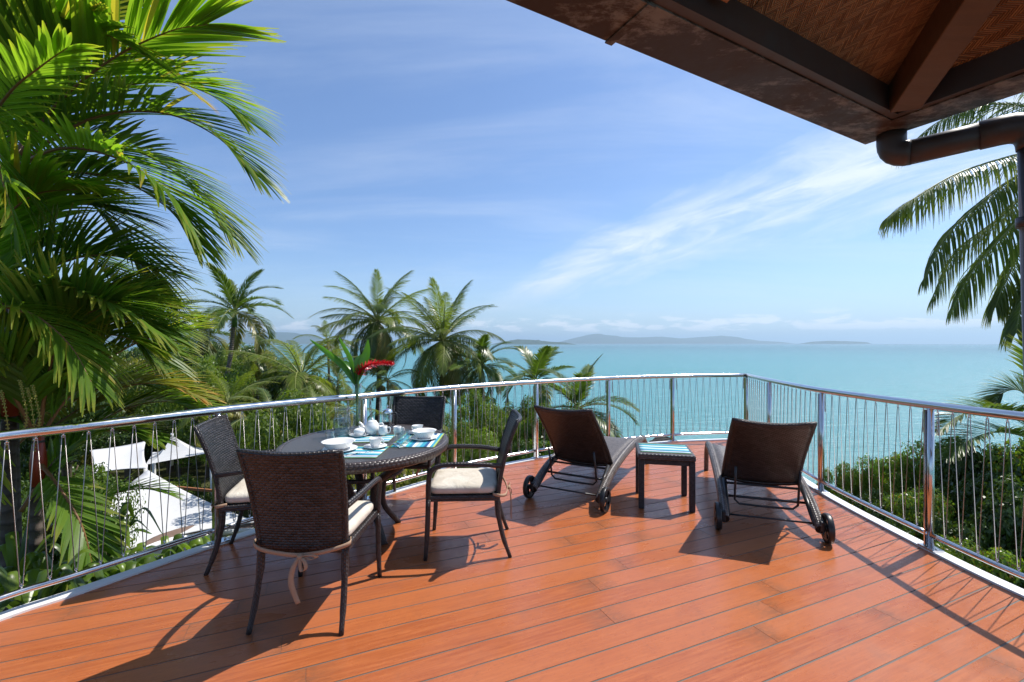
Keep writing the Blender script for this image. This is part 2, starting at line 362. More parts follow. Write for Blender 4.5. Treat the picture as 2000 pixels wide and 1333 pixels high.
# ------------------------------------------------------------------ mesh builder
class MB:
    def __init__(s): s.v = []; s.f = []; s.uv = []; s.sm = []
    def face(s, idx, uvs=None, smooth=False):
        s.f.append(tuple(idx)); s.uv.append(uvs or [(0, 0)] * len(idx)); s.sm.append(smooth)
    def quadbox(s, P, uvw=None):   # P: 8 corners, bottom 0-3 then top 4-7 (ccw)
        b = len(s.v); s.v += [tuple(p) for p in P]
        for q in ((3, 2, 1, 0), (4, 5, 6, 7), (0, 1, 5, 4), (1, 2, 6, 5), (2, 3, 7, 6), (3, 0, 4, 7)):
            a, bb, c, d = [Vector(P[i]) for i in q]
            lu = (bb - a).length; lv = (d - a).length
            s.face([b + i for i in q], [(0, 0), (lu, 0), (lu, lv), (0, lv)])
        return s
    def box(s, c, size, rot=None):
        c = Vector(c); hx, hy, hz = size[0] / 2, size[1] / 2, size[2] / 2
        m = rot if rot is not None else Matrix.Identity(3)
        P = [c + m @ Vector(p) for p in ((-hx, -hy, -hz), (hx, -hy, -hz), (hx, hy, -hz), (-hx, hy, -hz), (-hx, -hy, hz), (hx, -hy, hz), (hx, hy, hz), (-hx, hy, hz))]
        return s.quadbox(P)
    def beam(s, a, b, w, h, up=(0, 0, 1)):   # rectangular bar from a to b, top face centred on the line
        a, b = Vector(a), Vector(b); T = (b - a).normalized(); S = T.cross(Vector(up)).normalized(); N = S.cross(T).normalized()
        P = [a - S * w / 2 - N * h, a + S * w / 2 - N * h, b + S * w / 2 - N * h, b - S * w / 2 - N * h,
             a - S * w / 2, a + S * w / 2, b + S * w / 2, b - S * w / 2]
        return s.quadbox(P)
    def tube(s, pts, r, n=10, closed=False, caps=True, flat=None, upref=(0, 0, 1), vscale=1.0):
        pts = [Vector(p) for p in pts]; m = len(pts)
        rs = r if isinstance(r, (list, tuple)) else [r] * m
        b = len(s.v); L = 0; Ls = []; prevS = None
        for i, p in enumerate(pts):
            if closed: T = (pts[(i + 1) % m] - pts[i - 1]).normalized()
            else: T = (pts[min(i + 1, m - 1)] - pts[max(i - 1, 0)]).normalized()
            if i: L += (p - pts[i - 1]).length
            Ls.append(L)
            if prevS is None:
                u = Vector(upref)
                if abs(T.dot(u)) > .95: u = Vector((1, 0, 0)) if abs(T.x) < .9 else Vector((0, 1, 0))
                S = T.cross(u).normalized()
            else: S = (prevS - T * prevS.dot(T)).normalized()
            prevS = S; N = S.cross(T)
            fx, fy = flat if flat else (1, 1)
            for k in range(n):
                a = 2 * math.pi * k / n
                s.v.append(tuple(p + S * math.cos(a) * rs[i] * fx + N * math.sin(a) * rs[i] * fy))
        cir = 2 * math.pi * (sum(rs) / m)
        rng = m if closed else m - 1
        for i in range(rng):
            j = (i + 1) % m; l0 = Ls[i]; l1 = Ls[j] if j else Ls[i] + (pts[0] - pts[-1]).length
            for k in range(n):
                k2 = (k + 1) % n
                s.face([b + i * n + k, b + i * n + k2, b + j * n + k2, b + j * n + k],
                       [(l0, cir * k / n), (l0, cir * (k + 1) / n), (l1, cir * (k + 1) / n), (l1, cir * k / n)], True)
        if caps and not closed:
            s.face([b + k for k in range(n)][::-1]); s.face([b + (m - 1) * n + k for k in range(n)])
        return s
    def lathe(s, prof, c=(0, 0, 0), n=24, sx=1, sy=1, smooth=True):
        b = len(s.v); c = Vector(c)
        for (r, z) in prof:
            for k in range(n):
                a = 2 * math.pi * k / n; s.v.append((c.x + r * math.cos(a) * sx, c.y + r * math.sin(a) * sy, c.z + z))
        L = 0
        for i in range(len(prof) - 1):
            l0 = L; L += math.hypot(prof[i + 1][0] - prof[i][0], prof[i + 1][1] - prof[i][1]); rr = max(prof[i][0], prof[i + 1][0]) * 6.283
            for k in range(n):
                k2 = (k + 1) % n
                s.face([b + i * n + k, b + i * n + k2, b + (i + 1) * n + k2, b + (i + 1) * n + k],
                       [(rr * k / n, l0), (rr * (k + 1) / n, l0), (rr * (k + 1) / n, L), (rr * k / n, L)], smooth)
        return s
    def slab(s, fn, nu, nv, th, uvs=(1, 1), nrm=None):
        """fn(u,v)->Vector ; closed sheet of thickness th"""
        b = len(s.v); G = [[Vector(fn(i / nu, j / nv)) for j in range(nv + 1)] for i in range(nu + 1)]
        def nn(i, j):
            a = G[min(i + 1, nu)][j] - G[max(i - 1, 0)][j]; c = G[i][min(j + 1, nv)] - G[i][max(j - 1, 0)]
            return a.cross(c).normalized()
        for side in (1, -1):
            for i in range(nu + 1):
                for j in range(nv + 1): s.v.append(tuple(G[i][j] + nn(i, j) * th / 2 * side))
        off = (nu + 1) * (nv + 1); ix = lambda i, j, k: b + k * off + i * (nv + 1) + j
        U, V = uvs
        for i in range(nu):
            for j in range(nv):
                uv = [(U * i / nu, V * j / nv), (U * (i + 1) / nu, V * j / nv), (U * (i + 1) / nu, V * (j + 1) / nv), (U * i / nu, V * (j + 1) / nv)]
                s.face([ix(i, j, 0), ix(i + 1, j, 0), ix(i + 1, j + 1, 0), ix(i, j + 1, 0)], uv, True)
                s.face([ix(i, j, 1), ix(i, j + 1, 1), ix(i + 1, j + 1, 1), ix(i + 1, j, 1)], [uv[0], uv[3], uv[2], uv[1]], True)
        for i in range(nu):
            s.face([ix(i, 0, 1), ix(i + 1, 0, 1), ix(i + 1, 0, 0), ix(i, 0, 0)]); s.face([ix(i, nv, 0), ix(i + 1, nv, 0), ix(i + 1, nv, 1), ix(i, nv, 1)])
        for j in range(nv):
            s.face([ix(0, j, 0), ix(0, j + 1, 0), ix(0, j + 1, 1), ix(0, j, 1)]); s.face([ix(nu, j, 1), ix(nu, j + 1, 1), ix(nu, j + 1, 0), ix(nu, j, 0)])
        return s
    def mesh(s, name):
        me = bpy.data.meshes.new(name); me.from_pydata(s.v, [], s.f)
        ul = me.uv_layers.new(name='UVMap')
        flat = np.array([c for f in s.uv for q in f for c in q], dtype=np.float32)
        ul.data.foreach_set('uv', flat)
        me.polygons.foreach_set('use_smooth', s.sm); me.update(); return me
    def build(s, name, mat, parent=None, loc=None, bevel=0):
        me = s.mesh(name); return link(name, me, mat, parent, loc, bevel)
def link(name, me, mat, parent=None, loc=None, bevel=0):
    if mat is not None and not me.materials: me.materials.append(mat)
    o = bpy.data.objects.new(name, me); COL.objects.link(o)
    if parent: o.parent = parent
    if loc is not None: o.location = loc
    if bevel:
        b = o.modifiers.new('bevel', 'BEVEL'); b.width = bevel; b.segments = 2; b.limit_method = 'ANGLE'
    return o
def tag(o, label=None, cat=None, group=None, kind=None):
    if label: o['label'] = label
    if cat: o['category'] = cat
    if group: o['group'] = group
    if kind: o['kind'] = kind
    return o
def thing(name, label, cat, loc=(0, 0, 0), rz=0, group=None):
    o = bpy.data.objects.new(name, None); COL.objects.link(o); o.location = loc; o.rotation_euler = (0, 0, rz)
    o.empty_display_size = .1
    return tag(o, label, cat, group)
def dup(o, parent=None):
    c = o.copy(); COL.objects.link(c)
    if parent: c.parent = parent
    for ch in list(o.children): dup(ch, c)
    return c
def catmull(P, per=8, z=None):
    P = [Vector(p) for p in P]; out = []
    Q = [P[0] * 2 - P[1]] + P + [P[-1] * 2 - P[-2]]
    for i in range(1, len(Q) - 2):
        for k in range(per):
            t = k / per; a, b, c, d = Q[i - 1], Q[i], Q[i + 1], Q[i + 2]
            out.append(.5 * ((2 * b) + (c - a) * t + (2 * a - 5 * b + 4 * c - d) * t * t + (3 * b - a - 3 * c + d) * t ** 3))
    out.append(P[-1]); return out

# ------------------------------------------------------------------ sea, islands, terrain
SEA_Z = -21.0
mb = MB(); rings = [0, 60, 120, 240, 500, 1000, 2500, 6000, 15000, 40000]; n = 96
for r in rings:
    for k in range(n):
        a = 2 * math.pi * k / n; mb.v.append((r * math.cos(a), r * math.sin(a), SEA_Z))
for i in range(len(rings) - 1):
    for k in range(n):
        k2 = (k + 1) % n
        if i == 0: mb.face([k, n + k, n + k2], smooth=True)
        else: mb.face([i * n + k, (i + 1) * n + k, (i + 1) * n + k2, i * n + k2], smooth=True)
tag(mb.build('sea', M['sea']), 'calm turquoise sea reaching to the horizon', kind='structure')

from mathutils import noise as mn
def hill_range(name, label, dist, prof, seed, depth=2500):
    """ridge with real depth; prof = list of (px, py) along the skyline"""
    xs = np.linspace(prof[0][0], prof[-1][0], 90)
    ys = np.interp(xs, [p[0] for p in prof], [p[1] for p in prof])
    mb = MB(); rows = [(-1, 0), (-.7, .35), (-.4, .7), (-.15, .93), (0, 1), (.3, .8), (.7, .4), (1, 0)]; nr = len(rows)
    for i, (px, py) in enumerate(zip(xs, ys)):
        h = max(0, (675.5 - py) / F * dist) * .92
        for k, (o, f) in enumerate(rows):
            j = mn.noise(Vector((i * .22 + seed, k * .8, seed)))
            d = dist + o * depth * min(1, .25 + h / 250)
            hh = h * f * (1 + .28 * j * (f < 1)) + (h * .05 * mn.noise(Vector((i * .7 + seed, 3, 0))) if f == 1 else 0)
            mb.v.append(((px - CX) / F * dist + j * h * .4 * (f < 1), d, SEA_Z - 2 + hh * 1.0))
    for i in range(len(xs) - 1):
        for k in range(nr - 1): mb.face([i * nr + k, (i + 1) * nr + k, (i + 1) * nr + k + 1, i * nr + k + 1], smooth=True)
    return tag(mb.build(name, M['hills']), label, kind='structure')
hill_range('hills', 'nearest low headland on the horizon behind the palms', 9000, [(960, 675), (985, 669), (1010, 664.5), (1040, 665.5), (1075, 669.5), (1105, 671), (1125, 675)], 3, 700)
hill_range('hills', 'long pale mountain chain across the bay', 21000, [(1080, 675), (1115, 665), (1150, 656), (1190, 657), (1215, 661), (1250, 662), (1290, 660), (1330, 664), (1370, 661), (1410, 658), (1440, 661), (1470, 668), (1520, 671), (1550, 675)], 11, 1600)
hill_range('hills', 'small flat island on the horizon right of the chain', 15000, [(1560, 675), (1585, 670.5), (1620, 668.5), (1655, 669.5), (1690, 671), (1700, 675)], 23, 500)
hill_range('hills', 'blue mountain slope behind the left palms', 16000, [(150, 660), (300, 646), (420, 650), (480, 655), (530, 650), (570, 651), (610, 659), (650, 668), (700, 675)], 31, 2200)

def smooth(x, a, b): t = max(0, min(1, (x - a) / (b - a))); return t * t * (3 - 2 * t)
def terr(x, y):
    a = math.degrees(math.atan2(x, max(y, .01) if y > 0 else .01)); r = math.hypot(x, y)
    left = 1 - smooth(a, -32, -14)
    sl = .30 * (1 - left) + .055 * left
    z = -3.2 - sl * max(0, r - 6) - (.06 * (1 - left)) * max(0, r - 30)
    if left > 0: z += left * 2.0 * smooth(r, 70, 160) - left * 12 * smooth(r, 190, 300)
    z += .35 * mn.noise(Vector((x * .15, y * .15, 0)))
    if a > -14: z -= 1.5 * smooth(r, 9, 20)
    return max(z, SEA_Z - 6)
mb = MB(); nx, ny = 110, 120
X = [-160 + 250 * i / nx for i in range(nx + 1)]; Y = [-25 + 350 * (j / ny) ** 1.4 for j in range(ny + 1)]
for i in range(nx + 1):
    for j in range(ny + 1): mb.v.append((X[i], Y[j], terr(X[i], Y[j])))
for i in range(nx):
    for j in range(ny):
        a = i * (ny + 1) + j; mb.face([a, a + ny + 1, a + ny + 2, a + 1], smooth=True)
tag(mb.build('hillside', M['ground']), 'steep planted hillside falling to the sea', kind='structure')

# ------------------------------------------------------------------ deck
LEFT = [(-3.35, 1.0), (-3.15, 1.75), (-2.86, 2.50), (-2.66, 2.80), (-2.24, 3.47), (-1.83, 4.00), (-1.36, 4.50), (-.66, 5.27), (.33, 6.02), (1.42, 6.66), (2.50, 7.06), (3.75, 7.27)]
RIGHT = [(3.75, 7.27), (3.46, 6.11), (3.18, 4.67), (3.10, 3.37), (3.12, 2.70), (3.25, 2.0), (3.45, 1.2)]
lp = [Vector((x, y, 0)) for x, y in [(-3.6, -.2)] + LEFT]; rp = [Vector((x, y, 0)) for x, y in RIGHT + [(3.8, .2)]]
lc = catmull(lp, 8); rc = catmull(rp, 8)
edge = lc + rc[1:]
poly = [(p.x, p.y) for p in edge] + [(3.8, -1.2), (-3.6, -1.2)]
deck = tag(bpy.data.objects.new('deck', None), 'orange stained timber deck with dark caulked joints', kind='structure'); COL.objects.link(deck)
BD = R(23.6); bu = Vector((math.cos(BD), math.sin(BD))); bn = Vector((-bu.y, bu.x))
def cross_line(v):
    """sorted u positions where the line n=v crosses the deck outline"""
    out = []
    for i in range(len(poly)):
        a = Vector(poly[i]); b = Vector(poly[(i + 1) % len(poly)])
        va, vb = a.dot(bn) - v, b.dot(bn) - v
        if (va < 0) != (vb < 0):
            p = a.lerp(b, va / (va - vb)); out.append(p.dot(bu))
    return sorted(out)
BW, GAP = .155, .009
vals = [Vector(p).dot(bn) for p in poly]; v = min(vals) + .02
rotm = Matrix.Rotation(BD, 4, 'Z'); rp_ = random.Random(5)
while v < max(vals):
    a = cross_line(v + GAP / 2); b = cross_line(v + BW - GAP / 2)
    if len(a) >= 2 and len(b) >= 2:
        a0, a1, b0, b1 = a[0], a[-1], b[0], b[-1]
        cuts = []; u = min(a0, b0) + rp_.uniform(.5, 3.0)
        while u < max(a1, b1) - .5: cuts.append(u); u += rp_.uniform(1.8, 3.6)
        segs = [None] + cuts + [None]
        for k in range(len(segs) - 1):
            s0, s1 = segs[k], segs[k + 1]
            q0 = (a0, b0) if s0 is None else (s0 + .001, s0 + .001)
            q1 = (a1, b1) if s1 is None else (s1 - .001, s1 - .001)
            if q1[0] <= q0[0] or q1[1] <= q0[1]: continue
            mb = MB(); y0, y1 = v + GAP / 2, v + BW - GAP / 2
            um = (q0[0] + q1[0]) / 2; vm = (y0 + y1) / 2; n_ = 6
            att = []
            zt = rp_.uniform(-.0006, .0006)
            uu = [0, .06, .14, .3, .5, .7, .86, .94, 1]
            for z in (-.028, zt):
                for t in uu:
                    for side, yy in ((0, y0), (1, y1)):
                        x = q0[side] * (1 - t) + q1[side] * t; mb.v.append((x - um, yy - vm, z))
                        e = 0
                        L_ = q1[side] - q0[side]
                        if s0 is not None: e = max(e, 1 - t * L_ / .09)
                        if s1 is not None: e = max(e, 1 - (1 - t) * L_ / .09)
                        att.append(max(0, e))
            m_ = len(uu) * 2
            for i in range(len(uu) - 1):
                c = i * 2
                mb.face([c, c + 1, c + 3, c + 2]); mb.face([m_ + c, m_ + c + 2, m_ + c + 3, m_ + c + 1])
                mb.face([c, c + 2, m_ + c + 2, m_ + c]); mb.face([c + 1, m_ + c + 1, m_ + c + 3, c + 3])
            mb.face([0, m_, m_ + 1, 1]); mb.face([m_ - 2, m_ - 1, 2 * m_ - 1, 2 * m_ - 2])
            o = mb.build('board', M['deck'], deck)
            at = o.data.attributes.new('endgrey', 'FLOAT', 'POINT'); at.data.foreach_set('value', att)
            p = bu * um + bn * vm; o.location = (p.x, p.y, 0); o.rotation_euler = (0, 0, BD)
    v += BW
# caulk / substructure just below the boards
mb = MB(); nb_ = len(poly)
inner = poly
mb.v += [(x, y, -.0018) for x, y in inner] + [(x, y, -.026) for x, y in inner]
mb.face(list(range(nb_))[::-1]); mb.face([nb_ + i for i in range(nb_)])
for i in range(nb_): j = (i + 1) % nb_; mb.face([i, j, nb_ + j, nb_ + i])
mb.build('joint_caulking', M['caulk'], deck)
# white edging: a flat capping and a fascia
def ribbon(path, w_in, w_out, z0, z1, mat, name, parent):
    mb = MB(); m = len(path); pr = []
    for i, p in enumerate(path):
        T = (path[min(i + 1, m - 1)] - path[max(i - 1, 0)]); T.z = 0; T.normalize(); Nn = Vector((-T.y, T.x, 0))  # left of travel = outside
        pr.append((p + Nn * w_out, p - Nn * w_in))
    for z in (z0, z1):
        for a, b in pr: mb.v += [(a.x, a.y, z), (b.x, b.y, z)]
    q = 2 * m
    for i in range(m - 1):
        c = 2 * i
        mb.face([c, c + 1, c + 3, c + 2]); mb.face([q + c, q + c + 2, q + c + 3, q + c + 1])
        mb.face([c, c + 2, q + c + 2, q + c]); mb.face([c + 1, q + c + 1, q + c + 3, c + 3])
    mb.face([0, q, q + 1, 1]); mb.face([2 * m - 2, 2 * m - 1, q + 2 * m - 1, q + 2 * m - 2])
    return mb.build(name, mat, parent)
ribbon(edge, .040, .052, -.03, .012, M['white'], 'edge_capping', deck)
ribbon(edge, -.030, .045, -.30, -.031, M['white'], 'fascia', deck)

# ------------------------------------------------------------------ railing
rail = thing('railing', 'polished steel railing with zigzag wire infill round the deck', 'railing')
def rail_h(p):
    y = p.y
    if p.x > 2.9: return float(np.interp(y, [2.0, 2.75, 3.37, 4.67, 7.27], [1.09, 1.085, 1.071, 1.047, 1.023]))
    return float(np.interp(p.x, [-3.2, -2.2, 0, 3.7], [1.010, 1.018, 1.02, 1.023]))
for path in (lc, rc):
    top = [Vector((p.x, p.y, rail_h(p))) for p in path]
    MB().tube(top, .029, 16).build('handrail', M['steel'], rail)
pl_posts = [(-3.15, 1.75), (-2.24, 3.47), (-1.40, 4.46), (-.66, 5.27), (.33, 6.02), (1.42, 6.66), (2.50, 7.06), (3.75, 7.27), (3.46, 6.11), (3.18, 4.67), (3.10, 3.37), (3.25, 2.0)]
def nearest(path, q):
    return min(range(len(path)), key=lambda i: (path[i].x - q[0]) ** 2 + (path[i].y - q[1]) ** 2)
def tang(path, i):
    t = path[min(i + 1, len(path) - 1)] - path[max(i - 1, 0)]; t.z = 0; return t.normalized()
def path_point(path, q):
    return path[nearest(path, q)]
for k, q in enumerate(pl_posts):
    path = lc if k < 8 else rc
    i = nearest(path, q); p = path[i]; T = tang(path, i); h = rail_h(p)
    rz = math.atan2(T.y, T.x)
    po = MB().tube([(0, 0, .012), (0, 0, h - .02)], .021, 16)
    po.box((-.029, 0, (h - .03) / 2 + .01), (.010, .045, h - .06))
    o = po.build('post', M['steel'], rail, (p.x, p.y, 0)); o.rotation_euler = (0, 0, rz)
    bp = MB().box((0, 0, .017), (.13, .085, .010)); b = bp.build('base_plate', M['steel'], o, bevel=.002)
    for sx in (-.05, .05):
        bo = MB().lathe([(.0, .010), (.010, .010), (.010, .002), (.006, 0)], (0, 0, 0), 8); c = bo.build('bolt', M['chrome'], o, (sx, -.0, .022))
# bays: bottom rail + cable
def arc(path, i0, i1): return path[i0:i1 + 1]
def resample(pts, step):
    L = [0]
    for a, b in zip(pts, pts[1:]): L.append(L[-1] + (b - a).length)
    n = max(2, round(L[-1] / step)); out = []
    for k in range(n + 1):
        s = L[-1] * k / n; j = max(0, min(len(pts) - 2, int(np.searchsorted(L, s)) - 1))
        f = (s - L[j]) / max(1e-6, L[j + 1] - L[j]); out.append(pts[j].lerp(pts[j + 1], f))
    return out
def bay(path, qa, qb):
    i0, i1 = nearest(path, qa), nearest(path, qb)
    if i0 > i1: i0, i1 = i1, i0
    seg = arc(path, i0, i1)
    MB().tube([Vector((p.x, p.y, .112)) for p in seg], .019, 12).build('bottom_rail', M['steel'], rail)
    S = resample(seg, .058); mb = MB(); hk = MB(); ni = len(S) - 1
    pts = []
    for k in range(1, ni):
        p = S[k]; T = (S[k + 1] - S[k - 1]).normalized()
        topn = (k % 2 == 1); z = rail_h(p) - .047 if topn else .150
        off = .0065
        for sgn in (-1, 1): pts.append(Vector((p.x, p.y, z)) + T * off * sgn)
        # hook ring
        c = Vector((p.x, p.y, z + (.004 if topn else -.004)))
        zz = rail_h(p) - .028 if topn else .130
        hk.tube([Vector((p.x, p.y, zz)), c], .0042, 6)
        hk.tube([c + T * .008 * math.cos(a) + Vector((0, 0, .007 * math.sin(a))) for a in [2 * math.pi * q / 8 for q in range(8)]], .0022, 5, closed=True)
    if pts:
        mb.tube(pts, .0027, 6); mb.build('wire', M['cable'], rail); tag(hk.build('wire_hooks', M['chrome'], rail), kind='stuff')
    # turnbuckle chains at both ends
    for e in (2, ni - 2):
        if 0 < e < ni:
            p = S[1] if e == 2 else S[ni - 1]; h = rail_h(p); tb = MB()
            for q in range(5):
                zc = h - .075 - q * .030; tb.tube([Vector((p.x, p.y, zc)) + (Vector((.007 * math.cos(a), 0, .016 * math.sin(a))) if q % 2 else Vector((0, .007 * math.cos(a), .016 * math.sin(a)))) for a in [2 * math.pi * w_ / 8 for w_ in range(8)]], .0030, 5, closed=True)
            tb.build('chain', M['cable'], rail)
lq = pl_posts[:8]; rq = [pl_posts[7]] + pl_posts[8:]
for a, b in zip(lq, lq[1:]): bay(lc, a, b)
for a, b in zip(rq, rq[1:]): bay(rc, a, b)

# ------------------------------------------------------------------ roof corner, gutter, downpipe
RC = Vector((1.369, 1.764, 0)); RA = Vector((-.879, -.477, 0)); RB = Vector((.477, -.879, 0))
roof = thing('veranda_roof', 'dark timber veranda roof corner with woven cane ceiling', 'roof', (0, 0, 0))
ZG = 2.30
def roofpt(u, v, z): p = RC + RA * u + RB * v; return Vector((p.x, p.y, z))   # u along the left eave, v along the right one (both inward of the other)
GW, GHt, LEN = .14, .13, 4.6
# gutter runs: left run along RA (its width goes inward = RB), right run along RB
def gutter_run(along_a, s0, s1, zoff, name='gutter', w0=0, w1=GW):
    mb = MB(); f = (lambda s, w_, z: roofpt(s, w_, z)) if along_a else (lambda s, w_, z: roofpt(w_, s, z))
    sec = [(w0, ZG + zoff), (w1, ZG + zoff), (w1, ZG + GHt), (w1 - .004, ZG + GHt), (w1 - .004, ZG + .004 + zoff), (w0 + .004, ZG + .004 + zoff), (w0 + .004, ZG + GHt), (w0, ZG + GHt)]
    k = len(sec)
    e0 = [(s0, a, z) for a, z in sec]; e1 = [(s1, a, z) for a, z in sec]
    for s_, a, z in e0 + e1: mb.v.append(tuple(f(s_, a, z)))
    for i in range(k): j = (i + 1) % k; mb.face([i, j, k + j, k + i])
    return mb.build(name, M['gutter'], roof)
gutter_run(True, 0, 1.285, 0); gutter_run(True, 1.265, LEN, -.0035, w0=-.003, w1=GW + .001); gutter_run(False, GW, LEN, 0)
# mitre joint lip where gutter lengths meet
MB().beam(roofpt(1.275, -.006, ZG - .004), roofpt(1.275, GW + .004, ZG - .004), .022, .004).build('gutter_joint', M['gutter'], roof)
# fascia boards
FZ0, FZ1 = ZG + .004, ZG + .095
def fascia(al):
    mb = MB(); f = (lambda s, w_, z: roofpt(s, w_, z)) if al else (lambda s, w_, z: roofpt(w_, s, z))
    a, b, s0 = GW + .002, GW + .027, (GW + .002 if al else GW + .028)
    P = [f(s0, a, FZ0), f(LEN, a, FZ0), f(LEN, b, FZ0), f(s0, b, FZ0), f(s0, a, FZ1), f(LEN, a, FZ1), f(LEN, b, FZ1), f(s0, b, FZ1)]
    mb.quadbox(P); return mb.build('fascia_board', M['pipe'], roof)
fascia(True); fascia(False)
# ceiling planes and roof covering
SL = .42
def ceil_pt(u, v, dz_=0): return roofpt(u, v, FZ1 - .02 + SL * (min(u, v) - GW) + dz_)
def plane(tri, name, mat, dz_, th, scale=1):
    mb = MB(); low = [ceil_pt(u, v, dz_) for u, v in tri]; up = [p + Vector((0, 0, th)) for p in low]
    k = len(low); mb.v += [tuple(p) for p in low + up]
    mb.face(list(range(k)), [(u, v) for u, v in tri]); mb.face([k + i for i in range(k)][::-1])
    for i in range(k): j = (i + 1) % k; mb.face([i, j, k + j, k + i])
    return mb.build(name, mat, roof)
g = GW + .012
# panels of woven sheet split by seams along the left slope
def panel_left(u0, u1, v1=3.0):
    # region g<=v<=u for u in [u0,u1]
    pts = [(u0, g), (u1, g), (u1, min(u1, v1)), (u0, min(u0, v1))]
    return pts
us = [g + .001, .95, 2.15, 3.35, 4.55]
for a, b in zip(us, us[1:]):
    tri = [(a + .002, g), (b - .002, g), (b - .002, b - .004), (a + .002, a)]
    plane(tri, 'ceiling_panel', M['cane'], 0, .012)
for a, b in zip(us, us[1:]):
    tri = [(g, b - .002), (g, a + .002), (a, a + .002), (b - .004, b - .002)]
    mbp = plane(tri, 'ceiling_panel', M['cane'], 0, .012)
for tri in ([(-.03, -.03), (4.6, -.03), (4.6, 4.6)], [(4.6, 4.6), (-.03, 4.6), (-.03, -.03)]):
    plane(tri, 'roof_covering', M['shingle'], .08, .06)
# seam battens, hip beam, rafter
a = ceil_pt(.95, g, -.001); b = ceil_pt(.95, .94, -.001)
hb = MB(); hip0 = roofpt(GW + .035, GW + .035, FZ1 + .02); hip1 = ceil_pt(3.6, 3.6, -.012)
hb.beam(hip0, hip1, .085, .13); hb.build('hip_beam', M['beam'], roof, bevel=.004)
rk = PZ(1312, 9, 2.42); ru = (rk - RC).dot(RA); 
for uu in (ru, ru + 1.2, ru + 2.4):
    r0 = ceil_pt(uu, GW + .03, -.004); r1 = ceil_pt(uu, min(uu, 3.) - .06, -.004)
    if (r1 - r0).length > .1: MB().beam(r0, r1, .055, .05).build('rafter', M['railwood'], roof, bevel=.003)
refl = MB().tube([ceil_pt(GW + .05, GW + .0, -.01), ceil_pt(3.5, 3.435, -.006)], .006, 6); refl.build('hip_reflection_strip', M['redreflection'], roof)  # added thin strip, coloured to stand in for a reflected line of light
# downpipe
dp = thing('downpipe', 'dark oxidised copper downpipe swinging from the gutter corner', 'downpipe')
c0 = Vector((1.46, 1.66, ZG - .003))
c0 = PZ(1741, 262, ZG)
elbow = c0 + Vector((0, 0, -.085))
far_ = Vector((1.652, 1.434, elbow.z + .012))
pr = .043
def arcpts(a, b, c, r=.06, n=6):
    d1 = (a - b).normalized(); d2 = (c - b).normalized(); p1 = b + d1 * r; p2 = b + d2 * r
    return [(1 - t) ** 2 * p1 + 2 * t * (1 - t) * b + t * t * p2 for t in [i / n for i in range(n + 1)]]
e1 = arcpts(c0, elbow, far_, .055)
MB().tube([c0 + Vector((0, 0, -.002))] + e1, pr * 1.03, 24).build('elbow', M['pipe'], dp)
down = Vector((far_.x + .065, far_.y, .0)); 
e2 = arcpts(elbow, far_, down, .075)
MB().tube([e1[-1] + (e1[-1] - e2[0]).normalized() * .012, e2[0]], pr * 1.0, 24).build('swing_arm', M['pipe'], dp)
MB().tube([e2[0] + (e1[-1] - e2[0]).normalized() * .05] + e2, pr * 1.08, 24).build('elbow', M['pipe'], dp)
MB().tube([e2[-1], down], pr, 24).build('pipe', M['pipe'], dp)
MB().tube([Vector((far_.x, far_.y, 1.93)), Vector((far_.x, far_.y, 1.90))], pr * 1.06, 24).build('pipe_collar', M['pipe'], dp)

